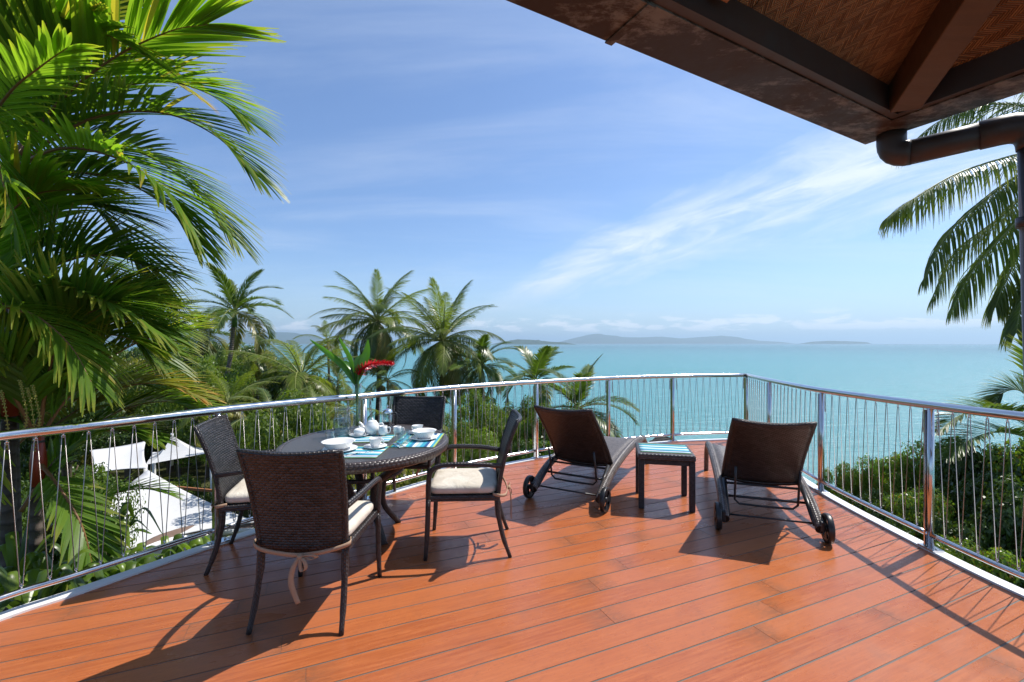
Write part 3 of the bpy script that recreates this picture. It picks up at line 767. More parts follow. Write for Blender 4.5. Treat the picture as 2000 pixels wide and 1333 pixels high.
# ------------------------------------------------------------------ dining furniture
def sym(fn):
    for s in (-1, 1): fn(s)
def ribbon_mesh(pts, w_, th, axis):
    mb = MB(); axis = Vector(axis)
    pts = [Vector(p) for p in pts]; m = len(pts)
    mb.slab(lambda u, v: catmull(pts, 4)[min(int(round(u * (4 * (m - 1)))), 4 * (m - 1))] + axis * (v - .5) * w_, 4 * (m - 1), 1, th)
    return mb
def make_chair():
    t = thing('dining_chair', '', 'chair', (0, 0, 0), 0, 'wicker dining chairs round the oval table')
    def back(u, v):
        z = .40 + .575 * v; x = (u - .5) * 2; hw = .232 + .030 * v
        y = -.235 - .035 * v - .105 * v * v + .0
        return Vector((x * hw, y - .035 * (1 - x * x) * (.4 + .6 * v), z - (.012 * (1 - x * x) if v > .99 else 0)))
    MB().slab(back, 14, 18, .022, (.5, .6)).build('backrest', M['wicker'], t)
    rim = [back(0, j / 10) for j in range(11)]; rim2 = [back(1, j / 10) for j in range(11)]
    topr = [back(i / 12, 1) for i in range(13)]
    MB().tube(rim + topr[1:-1] + rim2[::-1], .0165, 8, vscale=1).build('backrest_rim', M['wicker_tight'], t)
    for s in (-1, 1):
        MB().tube(catmull([(s * .245, -.325, 0), (s * .238, -.275, .14), (s * .232, -.240, .30), (s * .231, -.232, .42)], 4), [.014] * 3 + [.017] * 5 + [.021] * 5, 8).build('leg', M['wicker_tight'], t)
        MB().tube(catmull([(s * .262, .275, 0), (s * .258, .262, .2), (s * .258, .255, .43)], 4), [.015] * 3 + [.018] * 6, 8).build('leg', M['wicker_tight'], t)
        MB().tube(catmull([(s * .258, .255, .43), (s * .264, .252, .54), (s * .275, .235, .625), (s * .283, .175, .668), (s * .285, .06, .678), (s * .275, -.12, .672), (s * .250, -.262, .655)], 5), .0165, 8, flat=(1.15, .95)).build('armrest', M['wicker_tight'], t)
    MB().box((0, .01, .428), (.52, .52, .042)).build('seat_frame', M['wicker'], t, bevel=.01)
    def cush(u, v):
        return None
    mb = MB(); n = 16; prof = []
    for k, (ins, z) in enumerate([(.03, 0), (.008, .006), (0, .02), (0, .042), (.008, .056), (.03, .064), (.10, .070), (.20, .072)]):
        w_, d_ = .245 - ins, .245 - ins; ring = []
        for q in range(40):
            a = 2 * math.pi * q / 40; c, s_ = math.cos(a), math.sin(a); e = .22
            ring.append((w_ * math.copysign(abs(c) ** e, c), .012 + d_ * math.copysign(abs(s_) ** e, s_), .451 + z))
        prof.append(ring)
    for r_ in prof: mb.v += r_
    for i in range(len(prof) - 1):
        for q in range(40): q2 = (q + 1) % 40; mb.face([i * 40 + q, i * 40 + q2, (i + 1) * 40 + q2, (i + 1) * 40 + q], smooth=True)
    mb.face([(len(prof) - 1) * 40 + q for q in range(40)], smooth=True); mb.face(list(range(40))[::-1])
    cu = mb.build('seat_cushion', M['cushion'], t)
    MB().tube([(x, y, z - .009) for x, y, z in prof[4]][::1], .004, 5, closed=True).build('piping', M['piping'], cu)
    tie = [(-.250, -.20, .455), (-.262, -.25, .448), (-.20, -.292, .432), (-.08, -.310, .418), (.02, -.314, .413), (.12, -.305, .422), (.21, -.285, .438), (.262, -.25, .450), (.250, -.20, .455)]
    mt = MB(); P = catmull(tie, 4)
    mt.slab(lambda u, v: P[min(int(round(u * (len(P) - 1))), len(P) - 1)] + Vector((0, 0, (v - .5) * .022)), len(P) - 1, 1, .004)
    tb = mt.build('tie_band', M['tie'], t)
    mk = MB(); 
    mk.lathe([(0, -.016), (.014, -.010), (.018, 0), (.014, .010), (0, .016)], (.03, -.325, .412), 10)
    def loop(pts, w0, w1):
        P = catmull(pts, 5); k = len(P) - 1
        mk.slab(lambda u, v: P[min(int(round(u * k)), k)] + Vector((v - .5, .2 * (v - .5), .35 * (v - .5))) * (w0 + (w1 - w0) * u), k, 1, .003)
    loop([(.03, -.326, .412), (.06, -.345, .395), (.07, -.35, .36), (.045, -.345, .345), (.035, -.34, .375), (.03, -.328, .41)], .018, .016)
    loop([(.03, -.326, .412), (.075, -.338, .425), (.12, -.335, .415), (.09, -.330, .400), (.04, -.328, .408)], .02, .02)
    loop([(.028, -.328, .41), (.0, -.340, .36), (-.012, -.343, .29), (.004, -.343, .23), (.028, -.345, .175)], .032, .022)
    mk.build('tie_bow', M['tie'], t)
    return t
ch = make_chair()
ch.location = (-1.135, 2.715, 0); ch.rotation_euler = (0, 0, R(-1)); ch['label'] = 'nearest wicker dining chair, seen from behind with tan bow'
for loc, rz, lab in (((-.35, 3.485, 0), 93, 'wicker dining chair right of the table, side on with sunlit cream cushion'),
                     ((-1.77, 3.325, 0), -75, 'wicker dining chair left of the table against the railing'),
                     ((-.98, 4.33, 0), 176, 'wicker dining chair on the far side of the table')):
    c = dup(ch); c.location = loc; c.rotation_euler = (0, 0, R(rz)); c['label'] = lab

TC = Vector((-1.17, 3.68, 0)); TRX, TRY, TZ = .645, .735, .745
tb = thing('dining_table', 'dark oval wicker dining table with splayed woven legs', 'table', TC)
def ell(r, z, n=64, off=0): return [(math.cos(2 * math.pi * k / n) * (TRX + r), math.sin(2 * math.pi * k / n) * (TRY + r), z) for k in range(n)]
mb = MB(); e = ell(-.045, TZ); mb.v += e + ell(-.045, TZ - .012)
mb.face(list(range(64)), [(x, y) for x, y, z in e]); mb.face([64 + i for i in range(64)][::-1])
mb.build('tabletop', M['weave_top'], tb)
mb = MB(); secs = [(-.045, TZ + .001), (-.02, TZ + .004), (0, TZ - .008), (.006, TZ - .03), (.002, TZ - .060), (-.018, TZ - .075), (-.05, TZ - .072)]
for r, z in secs: mb.v += ell(r, z)
cl = 2 * math.pi * .69
for i in range(len(secs) - 1):
    for k in range(64):
        k2 = (k + 1) % 64; mb.face([i * 64 + k, (i + 1) * 64 + k, (i + 1) * 64 + k2, i * 64 + k2], [(cl * k / 64, i * .018), (cl * k / 64, (i + 1) * .018), (cl * (k + 1) / 64, (i + 1) * .018), (cl * (k + 1) / 64, i * .018)], True)
M['wicker_rim'] = mk_weave('table_rim_braid', (.055, .040, .036), (.10, .078, .072), .034, .018, .34, 1.0)
mb.build('table_rim', M['wicker_rim'], tb)
for sx in (-1, 1):
    for sy in (-1, 1):
        pts = catmull([(sx * .40, sy * .45, TZ - .06), (sx * .24, sy * .27, .56), (sx * .11, sy * .13, .42), (sx * .10, sy * .11, .20), (sx * .20, sy * .22, 0)], 5)
        MB().tube(pts, [.045] * 4 + [.034] * 10 + [.028] * 7, 8, flat=(1, .8)).build('leg', M['wicker_tight'], tb)
MB().tube([(math.cos(a) * .27, math.sin(a) * .30, .50) for a in [2 * math.pi * k / 28 for k in range(28)]], .017, 8, closed=True).build('ring_stretcher', M['wicker_tight'], tb)
MB().box((0, 0, TZ - .085), (.85, .09, .03)).build('top_support', M['blackmetal'], tb)
MB().box((0, 0, TZ - .116), (.09, .95, .03)).build('top_support', M['blackmetal'], tb)

# ------------------------------------------------------------------ side table + loungers
st = thing('side_table', 'small square dark wicker side table between the loungers', 'table', (1.465, 4.40, 0), R(-12))
mb = MB(); mb.box((0, 0, .485), (.505, .515, .055)); mb.build('tabletop', M['wicker_rim'], st, bevel=.012)
for sx in (-1, 1):
    for sy in (-1, 1): MB().box((sx * .222, sy * .226, .230), (.052, .052, .455)).build('leg', M['wicker_tight'], st, bevel=.008)
for s in (-1, 1):
    MB().box((0, s * .226, .435), (.39, .03, .04)).build('apron', M['wicker_tight'], st); MB().box((s * .222, 0, .435), (.03, .39, .04)).build('apron', M['wicker_tight'], st)
def placemat(name, label, c, rz, w_, d_, z, group='striped placemats', cat='placemat'):
    mb = MB(); hw, hd = w_ / 2, d_ / 2
    n = 10; rnd = random.Random(int(abs(c[0]) * 1000))
    mb.slab(lambda u, v: Vector(((u - .5) * w_, (v - .5) * d_, .0022 + .0006 * math.sin(u * 9 + v * 4))), n, 6, .003, (1, 1))
    o = mb.build(name, M['stripes'], None, (c[0], c[1], z)); o.rotation_euler = (0, 0, rz); return tag(o, label, cat, group)
placemat('placemat', 'blue and white striped mat on the small side table', (1.465, 4.40), R(-12), .45, .36, .5125)

def make_lounger():
    t = thing('sun_lounger', '', 'sun lounger', (0, 0, 0), 0, 'wheeled wicker sun loungers')
    prof = catmull([(-.02, .13), (.10, .19), (.30, .275), (.60, .345), (1.0, .40), (1.35, .415), (1.62, .375), (1.78, .27), (1.84, .13), (1.86, .0)] and [Vector((-.02, .13, 0)), Vector((.10, .20, 0)), Vector((.32, .285, 0)), Vector((.62, .35, 0)), Vector((1.0, .40, 0)), Vector((1.35, .415, 0)), Vector((1.62, .375, 0)), Vector((1.79, .27, 0)), Vector((1.85, .13, 0)), Vector((1.87, .0, 0))], 5)
    for s in (-1, 1):
        MB().tube([(s * .335, p.x, p.y - .03 * (p.x < 1.6)) for p in prof], [.036 if p.x < 1.5 else .026 for p in prof], 10, flat=(.85, 1.35) if False else (1.0, 1.25)).build('side_rail', M['wicker_band'], t)
    def seat(u, v):
        s_ = .46 + (1.70 - .46) * v; z = float(np.interp(s_, [p.x for p in prof], [p.y for p in prof])); x = (u - .5) * .62
        return Vector((x, s_, z - .012 - .03 * (1 - (2 * u - 1) ** 2)))
    MB().slab(seat, 8, 26, .018, (.62, 1.3)).build('seat', M['wicker_band'], t)
    def back(u, v):
        y = .47 - .56 * v + .06 * math.sin(math.pi * v) ; z = .325 + .60 * v - .03 * math.sin(math.pi * v); x = (u - .5) * 2
        return Vector((x * (.300 - .020 * v), y + .0, z - .028 * (1 - x * x) * (v if v > .5 else 1 - v) * 1.0))
    b = MB().slab(back, 12, 16, .022, (.62, .82)).build('backrest', M['wicker'], t)
    rim = [back(0, j / 10) for j in range(11)] + [back(i / 10, 1) for i in range(1, 10)] + [back(1, j / 10) for j in range(10, -1, -1)]
    MB().tube(rim, .016, 8).build('backrest_rim', M['wicker_tight'], b)
    # prop frame under the back
    sup = [(-.235, .12, .50), (-.235, .17, .33), (-.235, .20, .20), (-.20, .205, .165), (0, .205, .16), (.20, .205, .165), (.235, .20, .20), (.235, .17, .33), (.235, .12, .50)]
    MB().tube([Vector(p) for p in sup], .0095, 8).build('back_prop', M['blackmetal'], t)
    for y, z, r_ in ((.42, .275, .011), (.27, .205, .011), (.06, .115, .008)):
        MB().tube([(-.33, y, z), (.33, y, z)], r_, 8).build('cross_bar', M['blackmetal'], t)
    MB().box((0, .98, .345), (.60, .04, .025)).build('cross_bar', M['blackmetal'], t)
    for s in (-1, 1):
        MB().tube([(s * .30, .36, .32), (s * .31, .02, .12)], .020, 8).build('frame_stay', M['blackmetal'], t)
        wprof = [(.030, -.012), (.086, -.016), (.105, -.022), (.110, -.012), (.110, .012), (.105, .022), (.086, .016), (.030, .012)]
        mb = MB(); nW = 28
        for k in range(nW):
            a = 2 * math.pi * k / nW
            for r_, x in wprof: mb.v.append((x, r_ * math.cos(a), r_ * math.sin(a)))
        q = len(wprof)
        for k in range(nW):
            k2 = (k + 1) % nW
            gap = (k % 7) in (2, 3, 4)
            for i in range(q - 1):
                if gap and i in (0, 6): continue
                mb.face([k * q + i, k * q + i + 1, k2 * q + i + 1, k2 * q + i], smooth=True)
        mb.build('wheel', M['black'], t, (s * .385, 0, .111))
        hb_ = MB(); hb_.tube([(-.022, 0, 0), (.022, 0, 0)], .024, 12); hb_.build('hub', M['black'], t, (s * .385, 0, .111))
        MB().tube([(s * .33, 0, .111), (s * .39, 0, .111)], .010, 8).build('axle_stub', M['chrome'], t)
        MB().box((s * .345, .0, .125), (.035, .085, .085)).build('wheel_bracket', M['black'], t, bevel=.01)
    return t
lg = make_lounger()
def place_l(o, w0, w1, lab):
    w0, w1 = Vector(w0), Vector(w1); c = (w0 + w1) / 2; d = w1 - w0
    o.location = (c.x, c.y, 0); o.rotation_euler = (0, 0, math.atan2(d.y, d.x)); o['label'] = lab
lg2 = dup(lg)
place_l(lg, (1.707, 3.74), (2.41, 3.50), 'wicker sun lounger on the right, back raised, nearest the camera')
place_l(lg2, (.19, 4.50), (.83, 4.14), 'wicker sun lounger left of the small side table, back raised')

# ------------------------------------------------------------------ table ware
Z0 = TZ + .001; ZM = Z0 + .0045
placemat('placemat', 'striped mat in front of the nearest chair', (-1.16, 3.275), 0, .46, .34, Z0, cat='placemat')
placemat('placemat', 'striped mat under the bowl at the right chair', (-.755, 3.68), R(90), .52, .34, Z0)
placemat('placemat', 'striped mat under the tea things in the table centre', (-1.22, 3.73), R(4), .46, .28, Z0)
def at(px, py, z=Z0): return PZ(px, py, z)
def ware(name, label, cat, prof, p, mat, n=28, group=None, parts=()):
    t = thing(name, label, cat, p, 0, group)
    MB().lathe(prof, (0, 0, 0), n).build('body', mat, t)
    for nm, mb, mt in parts: mb.build(nm, mt, t)
    return t
def handle(x, z0, z1, out, r=.005, rz=0):
    pts = catmull([(x, 0, z1), (x + out * .8, 0, z1 + .004), (x + out, 0, (z0 + z1) / 2), (x + out * .6, 0, z0 + .003), (x, 0, z0)], 4)
    m = Matrix.Rotation(rz, 3, 'Z'); return MB().tube([m @ p for p in pts], r, 8)
def saucer(p, label, r=.078):
    return tag(MB().lathe([(0, .003), (r * .35, .003), (r * .42, 0), (r * .5, .001), (r, .014), (r, .017), (r * .5, .006), (0, .006)], (0, 0, 0), 32).build('saucer', M['china'], None, p), label, 'saucer')
CUP = [(0, .004), (.022, .004), (.024, 0), (.026, .002), (.036, .020), (.043, .062), (.0455, .064), (.042, .060), (.034, .022), (.020, .008), (0, .008)]
def cup(p, label, rz):
    return ware('teacup', label, 'cup', [(r * 1.05, z) for r, z in CUP], p, M['china'], parts=[('handle', handle(.040, .018, .050, .026, .0045, rz), M['china'])])
def plate(p, label, r=.11):
    return tag(MB().lathe([(0, .004), (r * .5, .004), (r * .55, 0), (r * .62, .001), (r, .016), (r, .020), (r * .6, .008), (0, .007)], (0, 0, 0), 36).build('plate', M['china'], None, p), label, 'plate')
def bowl(p, label, r=.095, h=.058):
    return tag(MB().lathe([(0, .004), (r * .45, .004), (r * .45, 0), (r * .52, 0), (r * .75, h * .35), (r * .92, h * .9), (r * 1.0, h), (r * 1.02, h + .003), (r * .9, h * .94), (r * .7, h * .4), (r * .4, .010), (0, .009)], (0, 0, 0), 36).build('bowl', M['china'], None, p), label, 'bowl')
p = Vector((-1.02, 3.40, ZM + .0)); saucer(p, 'white saucer under the cup beside the nearest mat', .085); cup(p + Vector((0, 0, .0075)), 'white teacup between the two striped mats', R(-10))
p = Vector((-.815, 3.93, ZM)); saucer(p, 'white saucer under the cup behind the bowl', .08); cup(p + Vector((0, 0, .0075)), 'white teacup at the far right of the table', R(150))
p = Vector((-.715, 3.70, ZM)); plate(p, 'white plate under the round bowl on the right', .108); bowl(p + Vector((0, 0, .009)), 'white round bowl on a plate at the right chair', .098, .062)
p = Vector((-1.25, 3.31, ZM)); plate(p, 'white plate under the wide bowl at the nearest chair', .12); bowl(p + Vector((-.02, .02, .009)), 'wide white bowl behind the nearest chair back', .118, .055)
# sugar bowl
p = at(702, 853) ; p.z = ZM; saucer(p, 'white saucer under the lidded sugar bowl', .082)
ware('sugar_bowl', 'white lidded sugar bowl beside the water jug', 'sugar bowl', [(0, 0), (.03, 0), (.034, .004), (.046, .022), (.048, .036), (.040, .050), (.036, .052), (.020, .060), (.006, .064), (.008, .070), (.006, .076), (0, .078)], p + Vector((0, 0, .0075)), M['china'])
# teapot
p = at(727, 850); p.z = ZM
sp = MB().tube(catmull([(-.045, 0, .045), (-.075, 0, .060), (-.092, 0, .090), (-.112, 0, .105)], 4), [.016] * 4 + [.012] * 4 + [.008] * 5, 10)
lidm = MB().lathe([(.040, .108), (.036, .116), (.018, .124), (.006, .127), (.010, .134), (.006, .142), (0, .143)], (0, 0, 0), 24)
ware('teapot', 'white china teapot in the middle of the table', 'teapot', [(0, 0), (.042, 0), (.046, .006), (.064, .035), (.066, .060), (.056, .088), (.042, .104), (.040, .108)], p, M['china'],
     parts=[('spout', sp, M['china']), ('lid', lidm, M['china']), ('handle', handle(.055, .025, .09, .042, .006), M['china'])])
CRM = [(0, .004), (.026, .004), (.028, 0), (.036, .018), (.040, .038), (.034, .064), (.036, .082), (.033, .082), (.031, .064), (.036, .038), (.03, .012), (0, .010)]
p = at(748, 852); p.z = ZM
ware('milk_jug', 'white milk jug in front of the teapot', 'milk jug', CRM, p, M['china'], parts=[('handle', handle(.034, .02, .066, .028, .0045), M['china'])])
p = at(776, 848); p.z = Z0
ware('milk_jug', 'small round white creamer right of the milk jug', 'milk jug', [(r * .95, z * .8) for r, z in CRM], p, M['china'], parts=[('handle', handle(.034, .015, .05, .024, .0045), M['china'])])
# french press
p = at(757, 838); p.z = Z0
fp = thing('coffee_press', 'glass coffee press with domed chrome lid', 'coffee press', p)
MB().lathe([(0, .006), (.042, .006), (.042, .15), (.040, .15), (.040, .009), (0, .009)], n=24).build('beaker', M['glass'], fp)
MB().lathe([(0, .010), (.0385, .010), (.0385, .06), (0, .06)], n=24).build('coffee', M['coffee'], fp)
MB().lathe([(.047, .146), (.047, .158), (.040, .172), (.020, .183), (.004, .186), (.003, .196), (.009, .202), (.007, .212), (0, .214)], n=24).build('lid', M['chrome'], fp)
fr = MB()
for k in range(4):
    a = math.pi / 4 + k * math.pi / 2; c, s_ = math.cos(a) * .0445, math.sin(a) * .0445; fr.tube([(c, s_, .0), (c, s_, .15)], .0035, 6)
fr.tube([(math.cos(a) * .0445, math.sin(a) * .0445, .012) for a in [2 * math.pi * k / 20 for k in range(20)]], .003, 6, closed=True)
fr.build('frame', M['chrome'], fp); handle(.045, .03, .14, .04, .007).build('handle', M['black'], fp)
# water jug
p = at(668, 853); p.z = Z0
jg = thing('water_jug', 'clear glass jug of water with looped handle', 'jug', p)
MB().lathe([(0, .0), (.062, .0), (.070, .012), (.074, .07), (.072, .13), (.058, .185), (.056, .215), (.066, .245), (.0635, .245), (.0535, .215), (.0555, .183), (.0695, .13), (.0715, .07), (.067, .014), (0, .008)], n=32).build('body', M['glass'], jg)
MB().lathe([(0, .0085), (.066, .0145), (.0708, .07), (.0688, .13), (.062, .155), (0, .155)], n=32).build('water', M['jugwater'], jg)
handle(.064, .07, .20, .055, .009, R(-15)).build('handle', M['glass'], jg)
def tumbler(p, label, r=.032, h=.09):
    return tag(MB().lathe([(0, 0), (r * .85, 0), (r, h), (r - .002, h), (r * .85 - .002, .008), (0, .008)], n=24).build('tumbler', M['glass'], None, p), label, 'glass')
for a, l in (((645, 861), 'clear tumbler left of the water jug'), ((778, 862), 'clear tumbler between the creamer and the right mat'), ((792, 867), 'clear tumbler standing on the right mat')):
    q = at(*a); q.z = ZM; tumbler(q, l, .040 if a[0] < 700 else .034, .075 if a[0] < 700 else .10)
# cutlery
def cutlery(p, rz, kind, label):
    t = thing(kind, label, kind, p, rz, 'cutlery on the striped mats')
    MB().beam((0, -.10, .004), (0, .02, .004), .012, .003).build('handle', M['chrome'], t)
    if kind == 'knife': MB().quadbox([(-.007, .02, .001), (.007, .02, .001), (.006, .10, .001), (-.004, .105, .001), (-.007, .02, .003), (.007, .02, .003), (.006, .10, .003), (-.004, .105, .003)]).build('blade', M['chrome'], t)
    elif kind == 'fork':
        m_ = MB().box((0, .035, .003), (.020, .03, .002))
        for k in range(4): m_.box((-.0084 + k * .0056, .07, .003), (.003, .04, .002))
        m_.build('tines', M['chrome'], t)
    else: MB().lathe([(0, .001), (.014, .003), (.016, .006), (.013, .005), (0, .003)], (0, .045, 0), 16, sy=1.5).build('spoon_bowl', M['chrome'], t)
cutlery((-1.13, 3.20, ZM), R(-55), 'knife', 'steel knife on the mat at the nearest chair'); cutlery((-1.07, 3.22, ZM), R(-50), 'fork', 'steel fork on the mat at the nearest chair')
cutlery((-.88, 3.47, ZM), R(30), 'spoon', 'steel spoon at the near end of the right mat'); cutlery((-.85, 3.49, ZM), R(35), 'knife', 'steel knife at the near end of the right mat')
# vase with ginger
p = at(697, 836); p.z = Z0; VP = p.copy()
vs = thing('vase', 'tall slim glass vase holding a red ginger stem', 'vase', p)
MB().lathe([(0, 0), (.036, 0), (.037, .01), (.031, .15), (.032, .30), (.042, .41), (.040, .41), (.030, .30), (.029, .15), (.034, .02), (0, .016)], n=28).build('body', M['glass'], vs)
MB().lathe([(0, .0165), (.0335, .022), (.0295, .12), (0, .12)], n=28).build('water', M['jugwater'], vs)
gs = thing('ginger_stem', 'red ginger bloom with long green leaves in the vase', 'flower', VP + Vector((0, 0, .02)))
MB().tube(catmull([(0, 0, 0), (.004, 0, .2), (.01, 0, .40), (.02, 0, .50)], 5), [.010] * 10 + [.011] * 6, 8).build('stem', M['stemgreen'], gs)
MB().tube(catmull([(.008, .01, 0), (-.004, .01, .2), (-.02, .01, .42)], 5), .007, 8).build('stem', M['stemgreen'], gs)
def broadleaf(P, wmax, name='leaf', mat=None, parent=None, side=(0, 1, 0), fold=.25, n=14, peak=.45):
    P = catmull([Vector(q) for q in P], 6); k = len(P) - 1; mb = MB(); side = Vector(side)
    for i, q in enumerate(P):
        t_ = i / k; w_ = wmax * (math.sin(math.pi * min(1, t_ ** (math.log(.5) / math.log(peak)))) ** .8) + .003
        T = (P[min(i + 1, k)] - P[max(i - 1, 0)]).normalized(); S = (side - T * side.dot(T)).normalized(); N = S.cross(T)
        rip = .03 * math.sin(i * 1.9) * w_ * 2
        mb.v += [tuple(q - S * w_ + N * (w_ * fold + rip)), tuple(q - S * w_ * .5 + N * w_ * fold * .35), tuple(q), tuple(q + S * w_ * .5 + N * w_ * fold * .35), tuple(q + S * w_ + N * (w_ * fold - rip))]
    for i in range(k):
        for j in range(4): mb.face([i * 5 + j, i * 5 + j + 1, i * 5 + j + 6, i * 5 + j + 5], [(j / 4, i / k), ((j + 1) / 4, i / k), ((j + 1) / 4, (i + 1) / k), (j / 4, (i + 1) / k)], True)
    return mb.build(name, mat or M['flowerleaf'], parent)
broadleaf([(-.0, 0, .36), (-.10, -.02, .55), (-.24, -.05, .68), (-.40, -.08, .80)], .034, parent=gs, side=(.5, -.3, .5), fold=.5)
broadleaf([(-.01, 0, .38), (-.05, .02, .60), (-.10, .0, .72), (-.145, -.05, .82)], .030, parent=gs, side=(.8, -.5, .2), fold=.5)
broadleaf([(.0, .0, .38), (.05, .03, .55), (.09, .03, .68), (.105, .0, .80)], .044, parent=gs, side=(.9, -.3, 0), fold=.35)
broadleaf([(0, 0, .34), (-.02, .02, .50), (-.01, .06, .60), (.01, .1, .66)], .035, parent=gs, side=(.9, .1, .1))
broadleaf([(0, .0, .36), (-.06, .05, .50), (-.14, .08, .58), (-.2, .1, .56)], .028, parent=gs, side=(.2, .6, .4))
bl = MB(); rb = random.Random(4)
bp = catmull([(.015, -.01, .475), (.06, -.02, .535), (.15, -.03, .575), (.26, -.035, .585), (.345, -.04, .580)], 8); kb = len(bp) - 1
for i in range(150):
    t_ = (i + .5) / 150; q = bp[int(t_ * kb)]; T = (bp[min(int(t_ * kb) + 1, kb)] - bp[max(int(t_ * kb) - 1, 0)]).normalized()
    a = i * 2.4; rr = .064 * (1 - .62 * t_)
    S = T.cross(Vector((0, 0, 1))).normalized(); N = S.cross(T); o_ = S * math.cos(a) + N * math.sin(a)
    tip = q + o_ * rr * rb.uniform(.8, 1.15) + T * .022; b_ = q + o_ * .006; sd = T.cross(o_) * .011
    m0 = (b_ + tip) / 2 + o_ * .003
    n0 = len(bl.v); bl.v += [tuple(b_ - sd * .4), tuple(b_ + sd * .4), tuple(m0 + sd), tuple(m0 - sd), tuple(tip)]
    bl.face([n0, n0 + 1, n0 + 2, n0 + 3], smooth=True); bl.face([n0 + 3, n0 + 2, n0 + 4], smooth=True)
bl.tube(bp, [.010] * (kb + 1), 6); bl.build('bloom', M['bract'], gs)

# ------------------------------------------------------------------ palm fronds
def frond_mesh(path, nl, ll, lw, ang0=62, ang1=22, vee=.25, droop=.10, segs=5, wide=2, r0=.02, seed=0, roll=0, start=.12, up=(0, 0, 1), jit=.15, clump=0, lenpow=.7, gap=0.0, name='frond', mats=None, tipw=.12, broken=.0):
    rnd = random.Random(seed); P = catmull([Vector(p) for p in path], 10); k = len(P) - 1; up = Vector(up)
    mb = MB(); mb.tube(P, [max(.0025, r0 * (1 - .88 * i / k)) for i in range(k + 1)], 6)
    nr = len(mb.f)
    for i in range(nl):
        t_ = start + (1 - start) * (i + .5) / nl
        for sgn in (-1, 1):
            if rnd.random() < gap: continue
            tt = min(.999, max(0, t_ + rnd.uniform(-.004, .004))); x = tt * k; j = int(x); f = x - j
            q = P[j].lerp(P[j + 1], f); T = (P[j + 1] - P[j]).normalized()
            S = T.cross(up).normalized(); N = S.cross(T)
            if roll: Rm = Matrix.Rotation(roll, 3, T); S = Rm @ S; N = Rm @ N
            prof = math.sin(math.pi * (0.14 + .80 * ((tt - start) / (1 - start)))) ** lenpow
            L = ll * prof * rnd.uniform(1 - jit, 1 + jit * .4)
            if rnd.random() < broken: L *= rnd.uniform(.4, .8)
            a = R(ang0 + (ang1 - ang0) * tt + rnd.uniform(-5, 5)); ve = vee + rnd.uniform(-.12, .12)
            D = (T * math.cos(a) + (S * sgn * math.cos(ve) + N * math.sin(ve)) * math.sin(a)).normalized()
            W = lw * rnd.uniform(.8, 1.15); pos = q.copy(); b = len(mb.v); dr = droop * rnd.uniform(.6, 1.5)
            for s_ in range(segs + 1):
                u = s_ / segs; wd = W * (.35 + .65 * min(1, u * 4)) * (1 if u < .55 else max(tipw, 1 - (u - .55) / .45 * (1 - tipw)))
                side = D.cross(N if abs(D.dot(N)) < .95 else S).normalized()
                nn = side.cross(D).normalized()
                if wide == 2: mb.v += [tuple(pos - side * wd / 2 + nn * wd * .16), tuple(pos), tuple(pos + side * wd / 2 + nn * wd * .16)]
                else: mb.v += [tuple(pos - side * wd / 2), tuple(pos + side * wd / 2)]
                pos = pos + D * (L / segs); D = (D + Vector((0, 0, -dr * (1 + u * 1.5)))).normalized()
            c = wide + 1
            for s_ in range(segs):
                for w_ in range(wide):
                    mb.face([b + s_ * c + w_, b + s_ * c + w_ + 1, b + (s_ + 1) * c + w_ + 1, b + (s_ + 1) * c + w_],
                            [(w_ / wide, s_ / segs), ((w_ + 1) / wide, s_ / segs), ((w_ + 1) / wide, (s_ + 1) / segs), (w_ / wide, (s_ + 1) / segs)], wide == 1)
    me = mb.mesh(name); me.materials.append(mats[0]); me.materials.append(mats[1])
    mi = np.zeros(len(mb.f), dtype=np.int32); mi[:nr] = 1; me.polygons.foreach_set('material_index', mi); me.update(); return me

# local fronds: base at origin, growing along +X, drooping to -Z
def local_path(L, bend, n=6):
    pts = [Vector((0, 0, 0))]; a = 0
    for i in range(n):
        a = bend * ((i + .5) / n) ** 1.25; pts.append(pts[-1] + Vector((math.cos(a), 0, -math.sin(a))) * L / n)
    return pts
def variants(kind):
    out = {}
    if kind == 'coco': par = dict(nl=88, ll=1.0, lw=.036, ang0=62, ang1=26, vee=-.05, droop=.26, segs=4, wide=1, r0=.045, start=.16, jit=.2, gap=.03)
    if kind == 'royal': par = dict(nl=62, ll=.80, lw=.055, ang0=60, ang1=28, vee=.35, droop=.15, segs=4, wide=1, r0=.035, start=.10, jit=.2)
    L = {'coco': 4.2, 'royal': 2.9}[kind]
    mats = {'coco': ('coco', 'cocodark', 'cocoyel'), 'royal': ('royal', 'royal', 'cocoyel')}[kind]
    for bi, bend in enumerate((R(35), R(70), R(110))):
        for mi, mt in enumerate(mats):
            for sd in range(2):
                if mi == 2 and bi == 0 and sd: continue
                out[(bi, mi, sd)] = frond_mesh(local_path(L, bend), seed=100 * bi + 10 * mi + sd, mats=(M[mt], M['rachis']), **par)
    return out
VAR = {'coco': variants('coco'), 'royal': variants('royal')}
